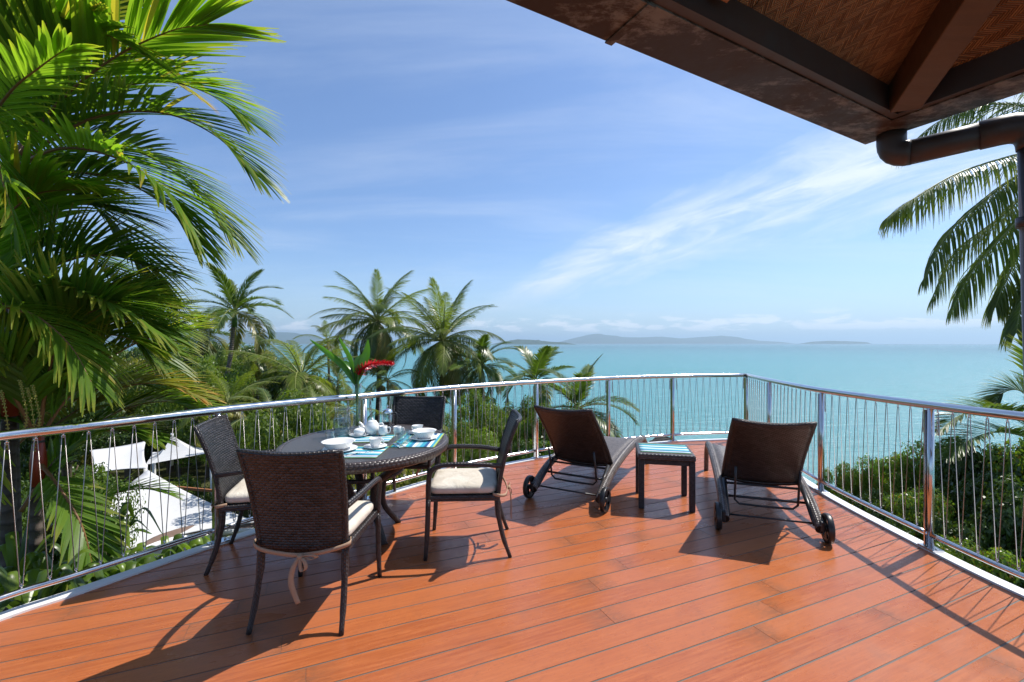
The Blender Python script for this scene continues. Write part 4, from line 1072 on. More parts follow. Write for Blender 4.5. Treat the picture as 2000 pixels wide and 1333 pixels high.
def palm(label, px, py, d, rad_px, kind='coco', nf=20, group=None, trunk_mat='trunk', lean=(0, 0), tr=.13, seed=0, name=None, spread=(75, -35), cat='palm tree', yellow=.15, ground=None, dark=.4, shaft=True):
    rnd = random.Random(seed); c = PD(px, py, d); Lr = {'coco': 4.2, 'royal': 2.9}[kind]; sc = (rad_px / F * d) / (Lr * .80)
    base = Vector((c.x + lean[0], c.y + lean[1], 0)); base.z = terr(base.x, base.y) - .3 if ground is None else ground
    t = thing(name or {'coco': 'coconut_palm', 'royal': 'royal_palm'}[kind], label, cat, base, 0, group)
    top = c - base; H = top.z; rel = [Vector((0, 0, 0)), Vector((top.x * .15 - .12, top.y * .2, H * .35)), Vector((top.x * .55 + .1, top.y * .6, H * .7)), top]
    Pp = catmull(rel, 6); n_ = len(Pp)
    tb = MB().tube(Pp, [tr * sc * (1.35 - .45 * (i / n_) + (.35 if i == 0 else 0)) for i in range(n_)], 10).build('trunk', M[trunk_mat], t)
    if kind == 'royal' and shaft: MB().tube([top - Vector((0, 0, .9 * sc)), top - Vector((0, 0, .5 * sc)), top + Vector((0, 0, .05))], [tr * sc * 1.2, tr * sc * 1.3, tr * sc * .6], 10).build('crownshaft', M['stemgreen'], t)
    if kind == 'coco':
        nb2 = MB()
        for q in range(7):
            a = rnd.uniform(0, 6.28); o_ = top + Vector((math.cos(a) * .24, math.sin(a) * .24, -.30 - rnd.uniform(0, .2))) * 1.0
            nb2.lathe([(0, -.12), (.08, -.08), (.11, 0), (.08, .09), (0, .13)], o_, 8)
        tag(nb2.build('coconuts', M['cocoyel'], t), kind='stuff')
    V = VAR[kind]
    for i in range(nf):
        u = (i + .5) / nf; el = R(spread[0] + (spread[1] - spread[0]) * u ** .85 + rnd.uniform(-7, 7)); az_ = i * 2.39996 + rnd.uniform(-.25, .25)
        bi = 0 if rnd.random() < .45 and u < .5 else (1 if u < .66 else 2)
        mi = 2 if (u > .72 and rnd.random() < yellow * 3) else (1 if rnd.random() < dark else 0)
        key = (bi, mi, rnd.randint(0, 1));
        if key not in V: key = (bi, mi, 0)
        f = link('frond', V[key], None, t, tuple(top + Vector((0, 0, -.10 * sc * u))))
        f.rotation_euler = (rnd.uniform(-.35, .35), -el, az_); s_ = sc * rnd.uniform(.88, 1.1) * (.85 if u < .1 else 1); f.scale = (s_, s_, s_)
    return t
palm('tall coconut palm behind the table, crown highest of the two', 737, 626, 28, 96, seed=3, nf=42, spread=(84, -55), trunk_mat='trunkdark', tr=.15, dark=.4)
palm('wide coconut palm right of the tall one, crown against the sea', 864, 664, 25, 112, seed=5, nf=42, spread=(82, -50), trunk_mat='trunkdark', tr=.15, dark=.3, lean=(-.3, 0))
palm('slender palm with rounded feathery crown left of the view', 458, 607, 26, 84, 'royal', seed=8, nf=17, spread=(82, -20), lean=(-.7, 0), tr=.10)
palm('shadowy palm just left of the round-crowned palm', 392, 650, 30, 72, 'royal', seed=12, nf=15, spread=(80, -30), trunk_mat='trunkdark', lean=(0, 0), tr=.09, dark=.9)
palm('pale green coconut palm low behind the jug', 588, 735, 21, 112, seed=15, nf=20, spread=(80, -30), yellow=.4, dark=.1)
palm('small palm crown peeping above the leaves of the vase', 640, 668, 33, 58, seed=18, nf=14, dark=.2)
palm('low palm with upright fronds before the sea, left of the glint', 1046, 742, 19, 78, 'royal', seed=21, nf=12, spread=(85, -10), tr=.1)
palm('bushy palm behind the left lounger', 1130, 795, 13.5, 100, 'royal', seed=24, nf=16, spread=(85, -35), tr=.09, dark=.5)
palm('dark dense palm crown right of the wide coconut palm', 940, 712, 24, 72, 'royal', seed=27, nf=18, spread=(70, -50), trunk_mat='trunkdark', tr=.12, dark=.9)
palm('small palm below the tall coconut palm', 757, 742, 22, 62, seed=33, nf=14, yellow=.4)
palm('leaning pale-trunked palm among the shrubs on the left', 503, 700, 24, 42, 'royal', seed=36, nf=9, spread=(40, -60), lean=(-1.0, 0), tr=.10, dark=.8)
G_lp = 'young palms in the thicket left of the table'
for i, (px, py, d, r_) in enumerate([(445, 790, 15, 88), (530, 815, 13, 92), (680, 800, 16, 80), (620, 835, 11, 80), (500, 745, 24, 60), (560, 760, 27, 62), (660, 745, 30, 55), (810, 830, 17, 70), (700, 870, 13, 70)]):
    palm('young green palm in the thicket, ' + ['right of the left chair', 'just above the handrail behind the table', 'behind the vase', 'low behind the water jug', 'far back beyond the leaning pale trunk', 'far back left of the pale green palm', 'farthest, left of the tall coconut palm', 'between the two coconut palm trunks', 'low behind the coffee press'][i], px, py, d, r_, seed=40 + i, nf=14, yellow=.55, group=G_lp, spread=(80, -25), dark=.15)
# right side: big coconut palm whose crown is outside the frame
def custom_palm(name, label, crown, base, fronds, trunk=None, tr=.12, cat='palm tree', trunk_mat='trunk', shaftlen=.0):
    t = thing(name, label, cat, base)
    top = Vector(crown) - Vector(base)
    P = catmull([(0, 0, 0), tuple(top * .35 + Vector((.05, 0, 0))), tuple(top * .7), tuple(top)], 5)
    MB().tube(P, [tr * (1.3 - .4 * i / len(P)) for i in range(len(P))], 12).build('trunk', M[trunk_mat], t)
    if shaftlen: MB().tube([tuple(top - Vector((0, 0, shaftlen))), tuple(top - Vector((0, 0, shaftlen * .5))), tuple(top + Vector((0, 0, .1)))], [tr * 1.15, tr * 1.3, tr * .6], 12).build('crownshaft', M['crownshaft'], t)
    for k, f in enumerate(fronds):
        path = [Vector(q) - Vector(base) for q in f['path']]
        kw = {a: b for a, b in f.items() if a != 'path'}
        link('frond', frond_mesh(path, seed=k + 1, **kw), None, t)
    return t
c3 = PD(2130, 270, 8.5)
coco_kw = dict(nl=125, ll=.92, lw=.027, ang0=56, ang1=26, vee=-.25, droop=.30, segs=6, wide=2, r0=.028, start=.1, mats=(M['coco'], M['rachis']), jit=.25)
def q3(*a): return [PD(px, py, d) for px, py, d in a]
fr = [dict(path=[c3] + q3((2010, 296, 8.2), (1880, 335, 7.9), (1790, 385, 7.7), (1735, 425, 7.6)), **coco_kw),
      dict(path=[c3] + q3((2010, 330, 8.4), (1930, 385, 8.3), (1850, 460, 8.2), (1805, 548, 8.2)), **coco_kw),
      dict(path=[c3] + q3((2030, 350, 8.8), (1960, 420, 8.8), (1870, 490, 8.9), (1818, 590, 9.0)), **{**coco_kw, 'mats': (M['coco'], M['rachis'])}),
      dict(path=[c3] + q3((2040, 380, 8.1), (1970, 450, 8.0), (1900, 530, 8.0), (1860, 605, 8.0)), **coco_kw),
      dict(path=[c3] + q3((2060, 400, 8.6), (2000, 480, 8.6), (1960, 560, 8.6), (1945, 600, 8.6)), **{**coco_kw, 'mats': (M['coco'], M['rachis'])}),
      dict(path=[c3] + q3((2090, 420, 8.3), (2030, 520, 8.2), (1995, 600, 8.2), (1985, 650, 8.1)), **coco_kw),
      dict(path=[c3] + q3((2030, 215, 8.7), (1920, 205, 8.9), (1830, 240, 9.0), (1760, 300, 9.1)), **{**coco_kw, 'mats': (M['coco'], M['rachis'])}),
      dict(path=[c3] + q3((2060, 160, 8.7), (1990, 110, 8.9), (1900, 120, 9.0), (1830, 170, 9.1)), **coco_kw),
      dict(path=[c3] + q3((2180, 150, 8.5), (2240, 90, 8.5), (2330, 90, 8.5), (2400, 150, 8.5)), **coco_kw),
      dict(path=[c3] + q3((2230, 240, 8.5), (2330, 260, 8.5), (2420, 340, 8.5), (2470, 440, 8.5)), **coco_kw)]
custom_palm('coconut_palm', 'coconut palm at the right edge, drooping fronds below the downpipe', c3, (c3.x + .5, c3.y + .3, terr(c3.x, c3.y) - .5), fr, tr=.15)
# lower right feather palm beyond the railing
c4 = PD(2045, 872, 6.2)
kw4 = dict(nl=84, ll=.48, lw=.022, ang0=55, ang1=30, vee=.45, droop=.07, segs=4, wide=2, r0=.014, start=.08, mats=(M['royal'], M['rachis']))
fr = [dict(path=[c4] + q3((1990, 815, 6.1), (1930, 800, 6.0), (1875, 812, 5.9), (1830, 845, 5.8)), **kw4),
      dict(path=[c4] + q3((2020, 800, 6.3), (1995, 765, 6.4), (1965, 765, 6.5), (1940, 790, 6.5)), **kw4),
      dict(path=[c4] + q3((1990, 850, 5.9), (1940, 845, 5.8), (1890, 862, 5.7), (1850, 895, 5.6)), **kw4),
      dict(path=[c4] + q3((2030, 740, 6.1), (2035, 700, 6.0), (2060, 680, 5.9), (2100, 690, 5.8)), **kw4),
      dict(path=[c4] + q3((2080, 790, 6.1), (2130, 780, 6.0), (2180, 800, 5.9), (2220, 850, 5.8)), **kw4)]
custom_palm('feather_palm', 'small feather palm beyond the railing at the right edge', c4, (c4.x + .1, c4.y, terr(c4.x, c4.y) - .3), fr, tr=.05)

# left: cluster of sealing-wax palms, very close
wk = dict(nl=62, ll=.80, lw=.038, ang0=54, ang1=20, vee=.26, droop=.035, segs=6, wide=2, r0=.016, start=.12, mats=(M['wax'], M['rachisbrown']), lenpow=.50, jit=.12, tipw=.16)
def wax(path, **o): return dict(path=q3(*path), **{**wk, **o})
cA = PD(20, 330, 3.9)
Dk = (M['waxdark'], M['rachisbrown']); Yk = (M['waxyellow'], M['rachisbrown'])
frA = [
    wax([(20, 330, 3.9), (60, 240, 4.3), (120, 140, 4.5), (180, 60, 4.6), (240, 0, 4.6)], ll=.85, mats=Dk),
    wax([(-60, 120, 3.6), (20, 70, 3.6), (110, 50, 3.6), (200, 65, 3.6), (285, 110, 3.6)], ll=.60),
    wax([(20, 330, 3.9), (120, 335, 4.0), (230, 350, 4.05), (325, 405, 4.1), (385, 480, 4.1)], ll=.70),
    wax([(20, 330, 3.9), (110, 205, 3.8), (220, 115, 3.75), (330, 62, 3.7), (405, 48, 3.7)], ll=.95, nl=62, lw=.042, vee=.12, droop=.015),
    wax([(20, 330, 3.9), (150, 200, 4.1), (300, 160, 4.2), (400, 180, 4.3), (470, 230, 4.3)], ll=.80, roll=.3),
    wax([(20, 330, 3.9), (170, 235, 4.0), (310, 220, 4.0), (420, 265, 4.0), (500, 345, 4.0)], ll=.74, droop=.03, roll=.2),
    wax([(20, 330, 3.9), (160, 285, 4.3), (290, 305, 4.4), (390, 380, 4.4), (450, 460, 4.4)], ll=.80, droop=.03, mats=Dk),
    wax([(20, 330, 3.9), (120, 290, 3.6), (230, 310, 3.5), (320, 370, 3.4), (370, 440, 3.4)], ll=.74, droop=.03),
    wax([(20, 330, 3.9), (20, 230, 3.7), (40, 130, 3.6), (80, 60, 3.5), (120, 10, 3.5)], ll=.80, mats=Dk),
    wax([(20, 330, 3.9), (-10, 240, 3.5), (20, 180, 3.2), (80, 130, 3.0), (130, 95, 2.9)], ll=.45, nl=30, lw=.038),
    wax([(20, 330, 3.9), (-60, 200, 3.7), (-100, 60, 3.6), (-60, -60, 3.6), (20, -120, 3.6)], ll=.75, roll=.3),
    wax([(-60, 180, 3.3), (-40, 230, 3.1), (-10, 300, 3.0), (10, 370, 3.0), (30, 440, 3.0)], ll=.72, nl=40, lw=.040, vee=-.1, ang0=80, ang1=60, roll=-.7, droop=.03),
    wax([(20, 330, 3.9), (90, 350, 4.1), (180, 400, 4.2), (260, 480, 4.2), (300, 560, 4.2)], ll=.74, droop=.03, mats=Dk),
    wax([(20, 330, 3.9), (60, 130, 4.2), (160, 0, 4.3), (280, -60, 4.4), (400, -60, 4.4)], ll=.75, mats=Dk),
    wax([(20, 330, 3.9), (-80, 330, 3.9), (-200, 380, 3.9), (-280, 480, 3.9), (-320, 600, 3.9)]),
    wax([(20, 330, 3.9), (100, 180, 4.6), (200, 120, 4.8), (290, 130, 4.9), (370, 180, 4.9)], ll=.74, mats=Yk, nl=36),
]
custom_palm('wax_palm', 'tallest near palm filling the upper left, arching over the railing', cA, (cA.x - .1, cA.y + .1, -4.2), frA, tr=.05, trunk_mat='trunkdark', shaftlen=.8)
cB = PD(20, 640, 3.6)
frB = [
    wax([(20, 640, 3.6), (80, 590, 3.5), (150, 575, 3.4), (230, 600, 3.3), (310, 650, 3.3)], ll=.66, mats=Dk),
    wax([(20, 640, 3.6), (60, 560, 3.7), (130, 510, 3.8), (220, 500, 3.9), (310, 530, 3.9)], ll=.74, mats=Dk, vee=.4),
    wax([(-60, 610, 3.1), (10, 600, 3.0), (80, 625, 3.0), (140, 680, 2.95), (180, 750, 2.9)], ll=.50, lw=.024, droop=.09, nl=54),
    wax([(0, 700, 3.4), (60, 640, 3.5), (130, 600, 3.6), (210, 580, 3.7), (290, 590, 3.8)], ll=.70, vee=.45),
    wax([(-20, 800, 3.3), (50, 720, 3.4), (130, 670, 3.5), (220, 655, 3.6), (300, 680, 3.6)], ll=.66),
    wax([(0, 450, 4.2), (80, 470, 4.3), (170, 500, 4.4), (250, 560, 4.4), (300, 640, 4.4)], ll=.7, mats=Dk),
    wax([(20, 640, 3.6), (70, 600, 4.2), (150, 600, 4.4), (240, 640, 4.5), (320, 710, 4.5)], ll=.8, mats=Dk),
    wax([(20, 640, 3.6), (-20, 520, 3.5), (10, 430, 3.4), (70, 380, 3.4), (150, 370, 3.4)], ll=.74, droop=.08),
    wax([(20, 640, 3.6), (30, 500, 3.9), (80, 430, 4.0), (160, 400, 4.1), (250, 420, 4.1)], ll=.74, mats=Dk),
    wax([(20, 640, 3.6), (-40, 680, 3.3), (-80, 760, 3.2), (-90, 860, 3.1), (-80, 960, 3.1)], ll=.6),
]
custom_palm('wax_palm', 'near palm at middle left with dark fans in front of the sky', cB, (cB.x - .15, cB.y + .1, -4.0), frB, tr=.045, trunk_mat='trunkdark', shaftlen=.7)
cC = PD(75, 860, 3.5)
frC = [
    wax([(60, 860, 3.7), (110, 740, 3.9), (170, 660, 4.0), (250, 620, 4.1), (335, 620, 4.1)], ll=.74),
    wax([(60, 900, 3.9), (150, 850, 4.0), (240, 800, 4.2), (320, 785, 4.3), (385, 800, 4.3)], ll=.62),
    wax([(0, 800, 4.5), (80, 700, 4.6), (160, 640, 4.7), (250, 610, 4.8), (330, 640, 4.8)], ll=.85, mats=Dk),
    wax([(0, 900, 4.5), (90, 820, 4.6), (180, 765, 4.7), (260, 750, 4.8), (340, 770, 4.8)], ll=.85, mats=Dk),
    wax([(0, 860, 4.2), (20, 760, 4.3), (60, 680, 4.4), (120, 630, 4.5), (190, 620, 4.5)], ll=.85, mats=Dk),
    wax([(75, 860, 3.5), (130, 780, 3.6), (200, 710, 3.7), (280, 665, 3.8), (345, 650, 3.8)], ll=.62, nl=44, vee=.35),
    wax([(75, 860, 3.5), (140, 810, 3.9), (230, 760, 4.1), (310, 750, 4.2), (390, 775, 4.2)], ll=.5, mats=Yk, nl=38),
    wax([(75, 860, 3.5), (90, 760, 3.4), (110, 680, 3.4), (160, 620, 3.4), (230, 590, 3.4)], ll=.80, mats=Dk),
    wax([(40, 1000, 3.4), (110, 900, 3.6), (180, 850, 3.8), (240, 840, 3.9), (300, 860, 3.9)], ll=.42, mats=Dk),
    wax([(70, 1050, 3.7), (150, 1000, 3.9), (220, 965, 4.1), (280, 955, 4.2), (330, 965, 4.3)], ll=.36, nl=34, lw=.022, mats=(M['wax'], M['rachisbrown'])),
    wax([(75, 860, 3.5), (20, 760, 3.3), (-20, 700, 3.2), (-60, 680, 3.1), (-120, 700, 3.0)], ll=.74),
    wax([(75, 860, 3.5), (30, 800, 3.7), (0, 720, 3.9), (20, 650, 4.0), (70, 610, 4.1)], ll=.6, mats=Dk),
    wax([(75, 900, 3.5), (120, 960, 3.4), (160, 1030, 3.35), (180, 1110, 3.35), (190, 1180, 3.35)], ll=.42, mats=Dk, nl=32),
]
custom_palm('wax_palm', 'near palm low on the left with red crownshaft behind the railing wires', cC, (cC.x - .2, cC.y + .1, -4.0), frC, tr=.04, trunk_mat='trunkdark', shaftlen=.35)
# seed strings hanging from the near palm
sd = thing('palm_seed_strings', 'hanging greenish palm seed strings over the left handrail', 'seed strings', PD(60, 740, 2.9))
for k, (px, py, ln) in enumerate([(45, 760, .28), (60, 775, .33), (70, 770, .26), (8, 780, .30)]):
    o_ = PD(px, py, 2.75) - sd.location; P = catmull([o_ + Vector((-.02, 0, .05)), o_ + Vector((0, 0, -.03)), o_ + Vector((.012, .01, -ln * .6)), o_ + Vector((.02 * (k % 2), .0, -ln))], 6)
    m_ = MB().tube(P, .0025, 5)
    for i, q in enumerate(P):
        for a in (0, 2.1, 4.2): m_.lathe([(0, -.006), (.005, 0), (0, .006)], q + Vector((math.cos(a + i) * .006, math.sin(a + i) * .006, 0)), 5)
    m_.build('seed_string', M['berry'], sd)

# ------------------------------------------------------------------ shrubs and trees
def leaf_cloud(seed, n, lobes, leaf, mat, aspect=.45, flat=.75, name='foliage'):
    rs = np.random.RandomState(seed); L = np.array(lobes)
    wts = L[:, 3] ** 2; idx = rs.choice(len(L), n, p=wts / wts.sum())
    d = rs.normal(size=(n, 3)); d /= np.linalg.norm(d, axis=1)[:, None]
    rad = L[idx, 3] * rs.uniform(.55, 1.06, n) ** .6
    rad *= 1 + .16 * np.sin(d[:, 0] * 7 + idx) * np.cos(d[:, 1] * 6 + idx * 2)
    c = L[idx, :3] + d * rad[:, None] * np.array([1, 1, flat])
    nrm = d + rs.normal(scale=.6, size=(n, 3)) + np.array([0, 0, .35]); nrm /= np.linalg.norm(nrm, axis=1)[:, None]
    a = rs.normal(size=(n, 3)); a -= nrm * (a * nrm).sum(1)[:, None]; a /= np.linalg.norm(a, axis=1)[:, None]
    b = np.cross(nrm, a); s = leaf * rs.uniform(.6, 1.3, n)[:, None]
    tip, base = c + a * s, c - a * s * .6; l = c + b * s * aspect - nrm * s * -.12; r = c - b * s * aspect + nrm * s * .12
    V = np.stack([base, l, tip, r], 1).reshape(-1, 3)
    me = bpy.data.meshes.new(name); me.vertices.add(4 * n); me.vertices.foreach_set('co', V.ravel())
    me.loops.add(4 * n); me.loops.foreach_set('vertex_index', np.arange(4 * n, dtype=np.int32))
    me.polygons.add(n); me.polygons.foreach_set('loop_start', np.arange(0, 4 * n, 4, dtype=np.int32)); me.polygons.foreach_set('loop_total', np.full(n, 4, dtype=np.int32))
    me.update(calc_edges=True); me.materials.append(mat); return me
def lobes(seed, k, R0=.5):
    rs = random.Random(seed); out = []
    for i in range(k):
        a = rs.uniform(0, 6.28); rr = R0 * math.sqrt(rs.random()); z = rs.uniform(.35, .95) - rr * .45
        out.append((rr * math.cos(a), rr * math.sin(a), z, rs.uniform(.16, .34)))
    return out
# unit-size (about 1 m radius, 1 m tall) foliage meshes
BUSH = [leaf_cloud(1, 9000, lobes(1, 14, .62), .030, M['bushA']), leaf_cloud(2, 9000, lobes(2, 16, .60), .030, M['bushB']), leaf_cloud(3, 9000, lobes(3, 12, .62), .034, M['bushC']), leaf_cloud(4, 9000, lobes(4, 18, .66), .026, M['bushA'])]
HEDGE = [leaf_cloud(11, 16000, lobes(11, 18, .62), .034, M['hedge'], .42), leaf_cloud(12, 18000, lobes(12, 22, .62), .029, M['hedge'], .42), leaf_cloud(13, 16000, lobes(13, 16, .6), .040, M['bushC'], .4)]
STEM = MB()
for a in range(5):
    an = a * 1.256; STEM.tube(catmull([(0, 0, -2.6), (.04 * math.cos(an), .04 * math.sin(an), 0), (.22 * math.cos(an), .22 * math.sin(an), .35), (.38 * math.cos(an), .38 * math.sin(an), .62)], 3), [.035] * 4 + [.022] * 3 + [.010] * 3, 6)
STEM_ME = STEM.mesh('stems'); STEM_ME.materials.append(M['bark'])
def bush(label, x, y, zb, r_, h, me, group, name='shrub', cat='shrub', rz=0):
    h0 = h; h = min(h, 1.9 * r_); zb = zb + h0 - h
    t = thing(name, label, cat, (x, y, zb), rz, group); t.scale = (r_, r_, h)
    link('foliage', me, None, t); link('stems', STEM_ME, None, t); return t
rs = random.Random(21)
GL = 'leafy shrubs and small trees covering the hillside on the left'
def ytop(px): return float(np.interp(px, [-300, 100, 330, 430, 480, 520, 560, 640, 700, 760, 800, 880, 930, 1000, 1060, 1120, 1180, 1215], [664, 664, 668, 664, 660, 668, 690, 720, 790, 820, 810, 800, 760, 775, 780, 790, 815, 860]))
def thick_label(px, d, bi):
    tone = ('fresh green', 'olive green', 'deep green', 'fine-leaved green')[bi]
    dep = 'near' if d < 20 else 'middle' if d < 40 else 'far'
    side = ('left of the round-crowned palm' if px < 450 else 'between round-crowned and tall coconut palms' if px < 700 else 'around the two coconut palm trunks' if px < 900 else 'right of the coconut palms')
    return f'{tone} shrub in the {dep} hillside thicket, {side}'
cnt = 0
cand = []
for i in range(900):
    d = 9 + 66 * rs.random() ** 1.3; px = rs.uniform(-100, 1205); x = (px - CX) / F * d; r_ = rs.uniform(1.4, 2.6) * (.75 + d / 60)
    zt = terr(x, d); h = rs.uniform(2.2, 5.0) * (.7 + d / 70)
    if px > 1000: h *= .8
    rp = r_ / d * F * .8
    if px + rp > 1215: continue
    top_needed = max(ytop(px), ytop(px + rp * .6), ytop(px - rp * .6)); top_z = CH - (top_needed - HZ) / F * d
    zb = zt
    if zb + h > top_z: continue
    low = top_z - (zb + h)
    # lift thicket so the canopy rises close to its real skyline
    if low > .8:
        h += min(low - .3, 6) * rs.uniform(.5, 1)
    if any((x - a) ** 2 + (d - b) ** 2 < (.55 * (r_ + c)) ** 2 for a, b, c in cand): continue
    if 120 < px + rp and px - rp < 450 and d < 18: continue
    cand.append((x, d, r_)); cnt += 1
    if cnt > 240: break
    bi_ = rs.choices([0, 1, 2, 3], [3, 3 if px < 750 else 1.2, 2, 3])[0]; me = BUSH[bi_]
    bush(thick_label(px, d, bi_), x, d, zb, r_, h, me, GL, rz=rs.uniform(0, 6.28))
# skyline tree canopies on the left ridge
for k, (px, pyt, d, wpx) in enumerate([(430, 670, 60, 70), (485, 660, 70, 60), (520, 670, 75, 50), (340, 688, 50, 90), (560, 705, 55, 60), (610, 720, 50, 60), (380, 700, 45, 60)]):
    x = (px - CX) / F * d; zt = CH - (pyt - HZ) / F * d; zb = terr(x, d); r_ = wpx / F * d
    bush('broad tree canopy on the far left ridge, ' + ['below the round-crowned palm', 'highest of the ridge', 'right of the highest one', 'leftmost', 'fourth from the left', 'rightmost', 'second from the left'][k], x, d, zb, r_, zt - zb, BUSH[1 if k < 4 else 0 if k % 2 else 3], 'tree canopies on the far left ridge', name='broadleaf_tree', cat='tree', rz=k * 1.3)
rk_ = random.Random(77)
for d, off, st_ in ((66, 4, 40), (48, 14, 44), (36, 30, 50), (27, 52, 60), (20, 84, 74)):
    px = 130
    while px < 735:
        p2 = px + rk_.uniform(-8, 8); wpx = st_ * rk_.uniform(.8, 1.15); pyt = max(ytop(p2 - wpx * .5), ytop(p2), ytop(p2 + wpx * .5)) + off + rk_.uniform(-6, 16); px += st_ * .9
        if d < 21 and p2 - wpx < 450: continue
        x = (p2 - CX) / F * d; zt = CH - (pyt - HZ) / F * d; r_ = wpx / F * d * 1.15
        bi_ = rk_.choices([0, 1, 2, 3], [3, 3, 1, 3])[0]
        bush(thick_label(p2, d, bi_), x, d, zt - 1.7 * r_, r_, 1.7 * r_, BUSH[bi_], GL, rz=rk_.uniform(0, 6))
rm = random.Random(8)
rows = []
for d, y0, n_, wp in ((17, 0, 7, 62), (13.5, 34, 7, 66), (10.8, 74, 6, 70)):
    for q in range(n_):
        px = 790 + (390 * (q + .5) / n_) + rm.uniform(-15, 15)
        rows.append((px, ytop(px) - 4 + y0 + rm.uniform(-10, 14), d + rm.uniform(-.7, .7), wp * rm.uniform(.75, 1.1)))
for k, (px, pyt, d, wpx) in enumerate(rows):
    if px + wpx * .75 > 1212: wpx = (1212 - px) / .75
    if wpx < 22: continue
    x = (px - CX) / F * d; zt = CH - (pyt - HZ) / F * d; zb = terr(x, d); r_ = wpx / F * d * 1.1
    rw_ = ['far', 'middle', 'near'][k // 7]; ord_ = ['leftmost', 'second from left', 'third from left', 'fourth from left', 'fifth from left', 'sixth from left', 'rightmost'][k % 7]
    bush(f'rounded green shrub in the {rw_} row beyond the dining chairs, {ord_}', x, d, zb, r_, zt - zb, (BUSH[0], BUSH[3], BUSH[2], HEDGE[0])[rm.choices([0, 1, 2, 3], [3, 3, 1, 2])[0]], 'green shrubs below the middle of the railing', rz=k * 1.3)
# shrubs beyond the right railing
for k, (px, pyt, d, wpx, mi) in enumerate([(1640, 905, 7.2, 44, 0), (1690, 888, 7.4, 52, 1), (1750, 880, 7.6, 66, 0), (1810, 862, 7.2, 80, 1), (1880, 848, 7.0, 90, 2), (1950, 845, 6.6, 100, 2), (2030, 840, 6.2, 110, 0),
                                        (1720, 955, 5.9, 70, 2), (1790, 945, 5.6, 80, 0), (1870, 935, 5.5, 95, 2), (1960, 920, 5.3, 110, 2), (2050, 910, 5.2, 120, 2), (1640, 960, 6.2, 60, 0),
                                        (1760, 1010, 5.0, 70, 2), (1850, 1040, 4.7, 85, 0), (1930, 1060, 4.5, 95, 2), (2010, 1080, 4.3, 100, 0), (1880, 990, 5.2, 80, 2), (1980, 1000, 4.9, 90, 2), (2080, 1030, 4.6, 100, 2)]):
    x = (px - CX) / F * d; zt = CH - (pyt - HZ) / F * d; zb = -3.2; r_ = wpx / F * d * 1.15
    rl_ = ('in the top row' if k < 7 else 'in the middle row' if k < 13 or k >= 17 else 'in the lowest row'); tone_ = ('bright green', 'reddish-tipped green', 'deep green')[mi]
    ord_ = ['leftmost', 'second from left', 'third from left', 'fourth from left', 'fifth from left', 'sixth from left', 'at the right edge'][k if k < 7 else (k - 7 if k < 13 else (k - 13 if k < 17 else k - 13))]
    if k >= 17: rl_ = 'between the middle and lowest rows'; ord_ = ['left one', 'middle one', 'right one'][k - 17]
    bush(f'{tone_} shrub {rl_} beyond the right railing, {ord_}', x, d, zb + .0, r_, zt - zb, HEDGE[mi], 'shrubs beyond the right railing', rz=k * 2.1)
# dark leafy undergrowth behind the left railing wires
for k, (px, pyt, d, wpx) in enumerate([(20, 650, 7.2, 130), (130, 700, 7.6, 110), (40, 930, 5.2, 150), (150, 900, 6.2, 120), (120, 1030, 4.3, 110), (10, 1060, 3.9, 130), (300, 1085, 4.4, 60), (250, 812, 19.0, 90), (350, 808, 20, 70), (420, 815, 17, 50), (90, 830, 7.5, 120), (370, 1075, 4.6, 50), (440, 1050, 4.9, 45), (520, 1000, 5.4, 45), (-80, 900, 4.6, 120), (330, 925, 12.2, 60), (370, 930, 12.4, 50)]):
    x = (px - CX) / F * d; zt = CH - (pyt - HZ) / F * d; zb = -3.4; r_ = wpx / F * d
    pos_ = ('beside the near palm stems' if px < 100 else 'below the low near palm' if px < 200 else 'left of the white sails' if px < 260 else 'beyond the white sails' if d > 15 else 'beside the white sails' if d > 8 else 'at the foot of the left chair')
    bush('leafy undergrowth bush ' + ['left of the near palm stems, top above the handrail', 'behind the low near palm, top above the handrail', 'behind the wires at the left edge', 'behind the wires, second from the left edge', 'low behind the third wire bay hook', 'low at the left edge of the frame', 'at the foot of the left chair', 'far beyond the small back sail', 'far beyond the peaked canopy', 'far beyond the left chair back', 'just above the handrail at the far left', 'low between the edge plants and sail', 'behind the left chair legs', 'behind the near chair legs', 'outside the left frame edge', 'under the peaked canopy, left one', 'under the peaked canopy, right one'][k],
         x, d, zb, r_, zt - zb, BUSH[2] if k % 3 else BUSH[3], 'undergrowth behind the left railing', rz=k * 1.7)
# broad-leaved plants at the left deck edge
G_b = 'broad-leaved plants along the left deck edge'
for k, (px, py, d) in enumerate([(60, 1120, 3.0), (130, 1100, 3.25), (200, 1090, 3.5), (270, 1085, 3.7), (330, 1075, 3.9), (400, 1060, 4.1), (30, 1060, 3.4), (140, 1020, 3.9), (220, 1010, 4.1)]):
    w9 = ['second from the near end', 'third from the near end', 'fourth from the near end', 'fifth from the near end', 'sixth from the near end', 'farthest along', 'nearest the camera, set back', 'set back behind the third', 'set back behind the fourth'][k]
    c = PD(px, py, d); rr = random.Random(k); t = thing('broadleaf_plant', 'low arching-leaved plant at the left deck edge, ' + w9, 'plant', (c.x, c.y, c.z - .7), 0, G_b)
    for q in range(11):
        a = q * 2.4 + rr.uniform(-.3, .3); u = Vector((math.cos(a), math.sin(a), 0)); l_ = rr.uniform(.26, .42)
        broadleaf([(0, 0, 0), tuple(u * l_ * .15 + Vector((0, 0, .45))), tuple(u * l_ * .6 + Vector((0, 0, .68 + rr.uniform(-.1, .1)))), tuple(u * l_ + Vector((0, 0, .55 + rr.uniform(-.15, .1))))], rr.uniform(.022, .036), 'leaf', M['hedge'] if q % 2 else M['bushC'], t, side=(-u.y, u.x, 0), fold=.3, peak=.6)

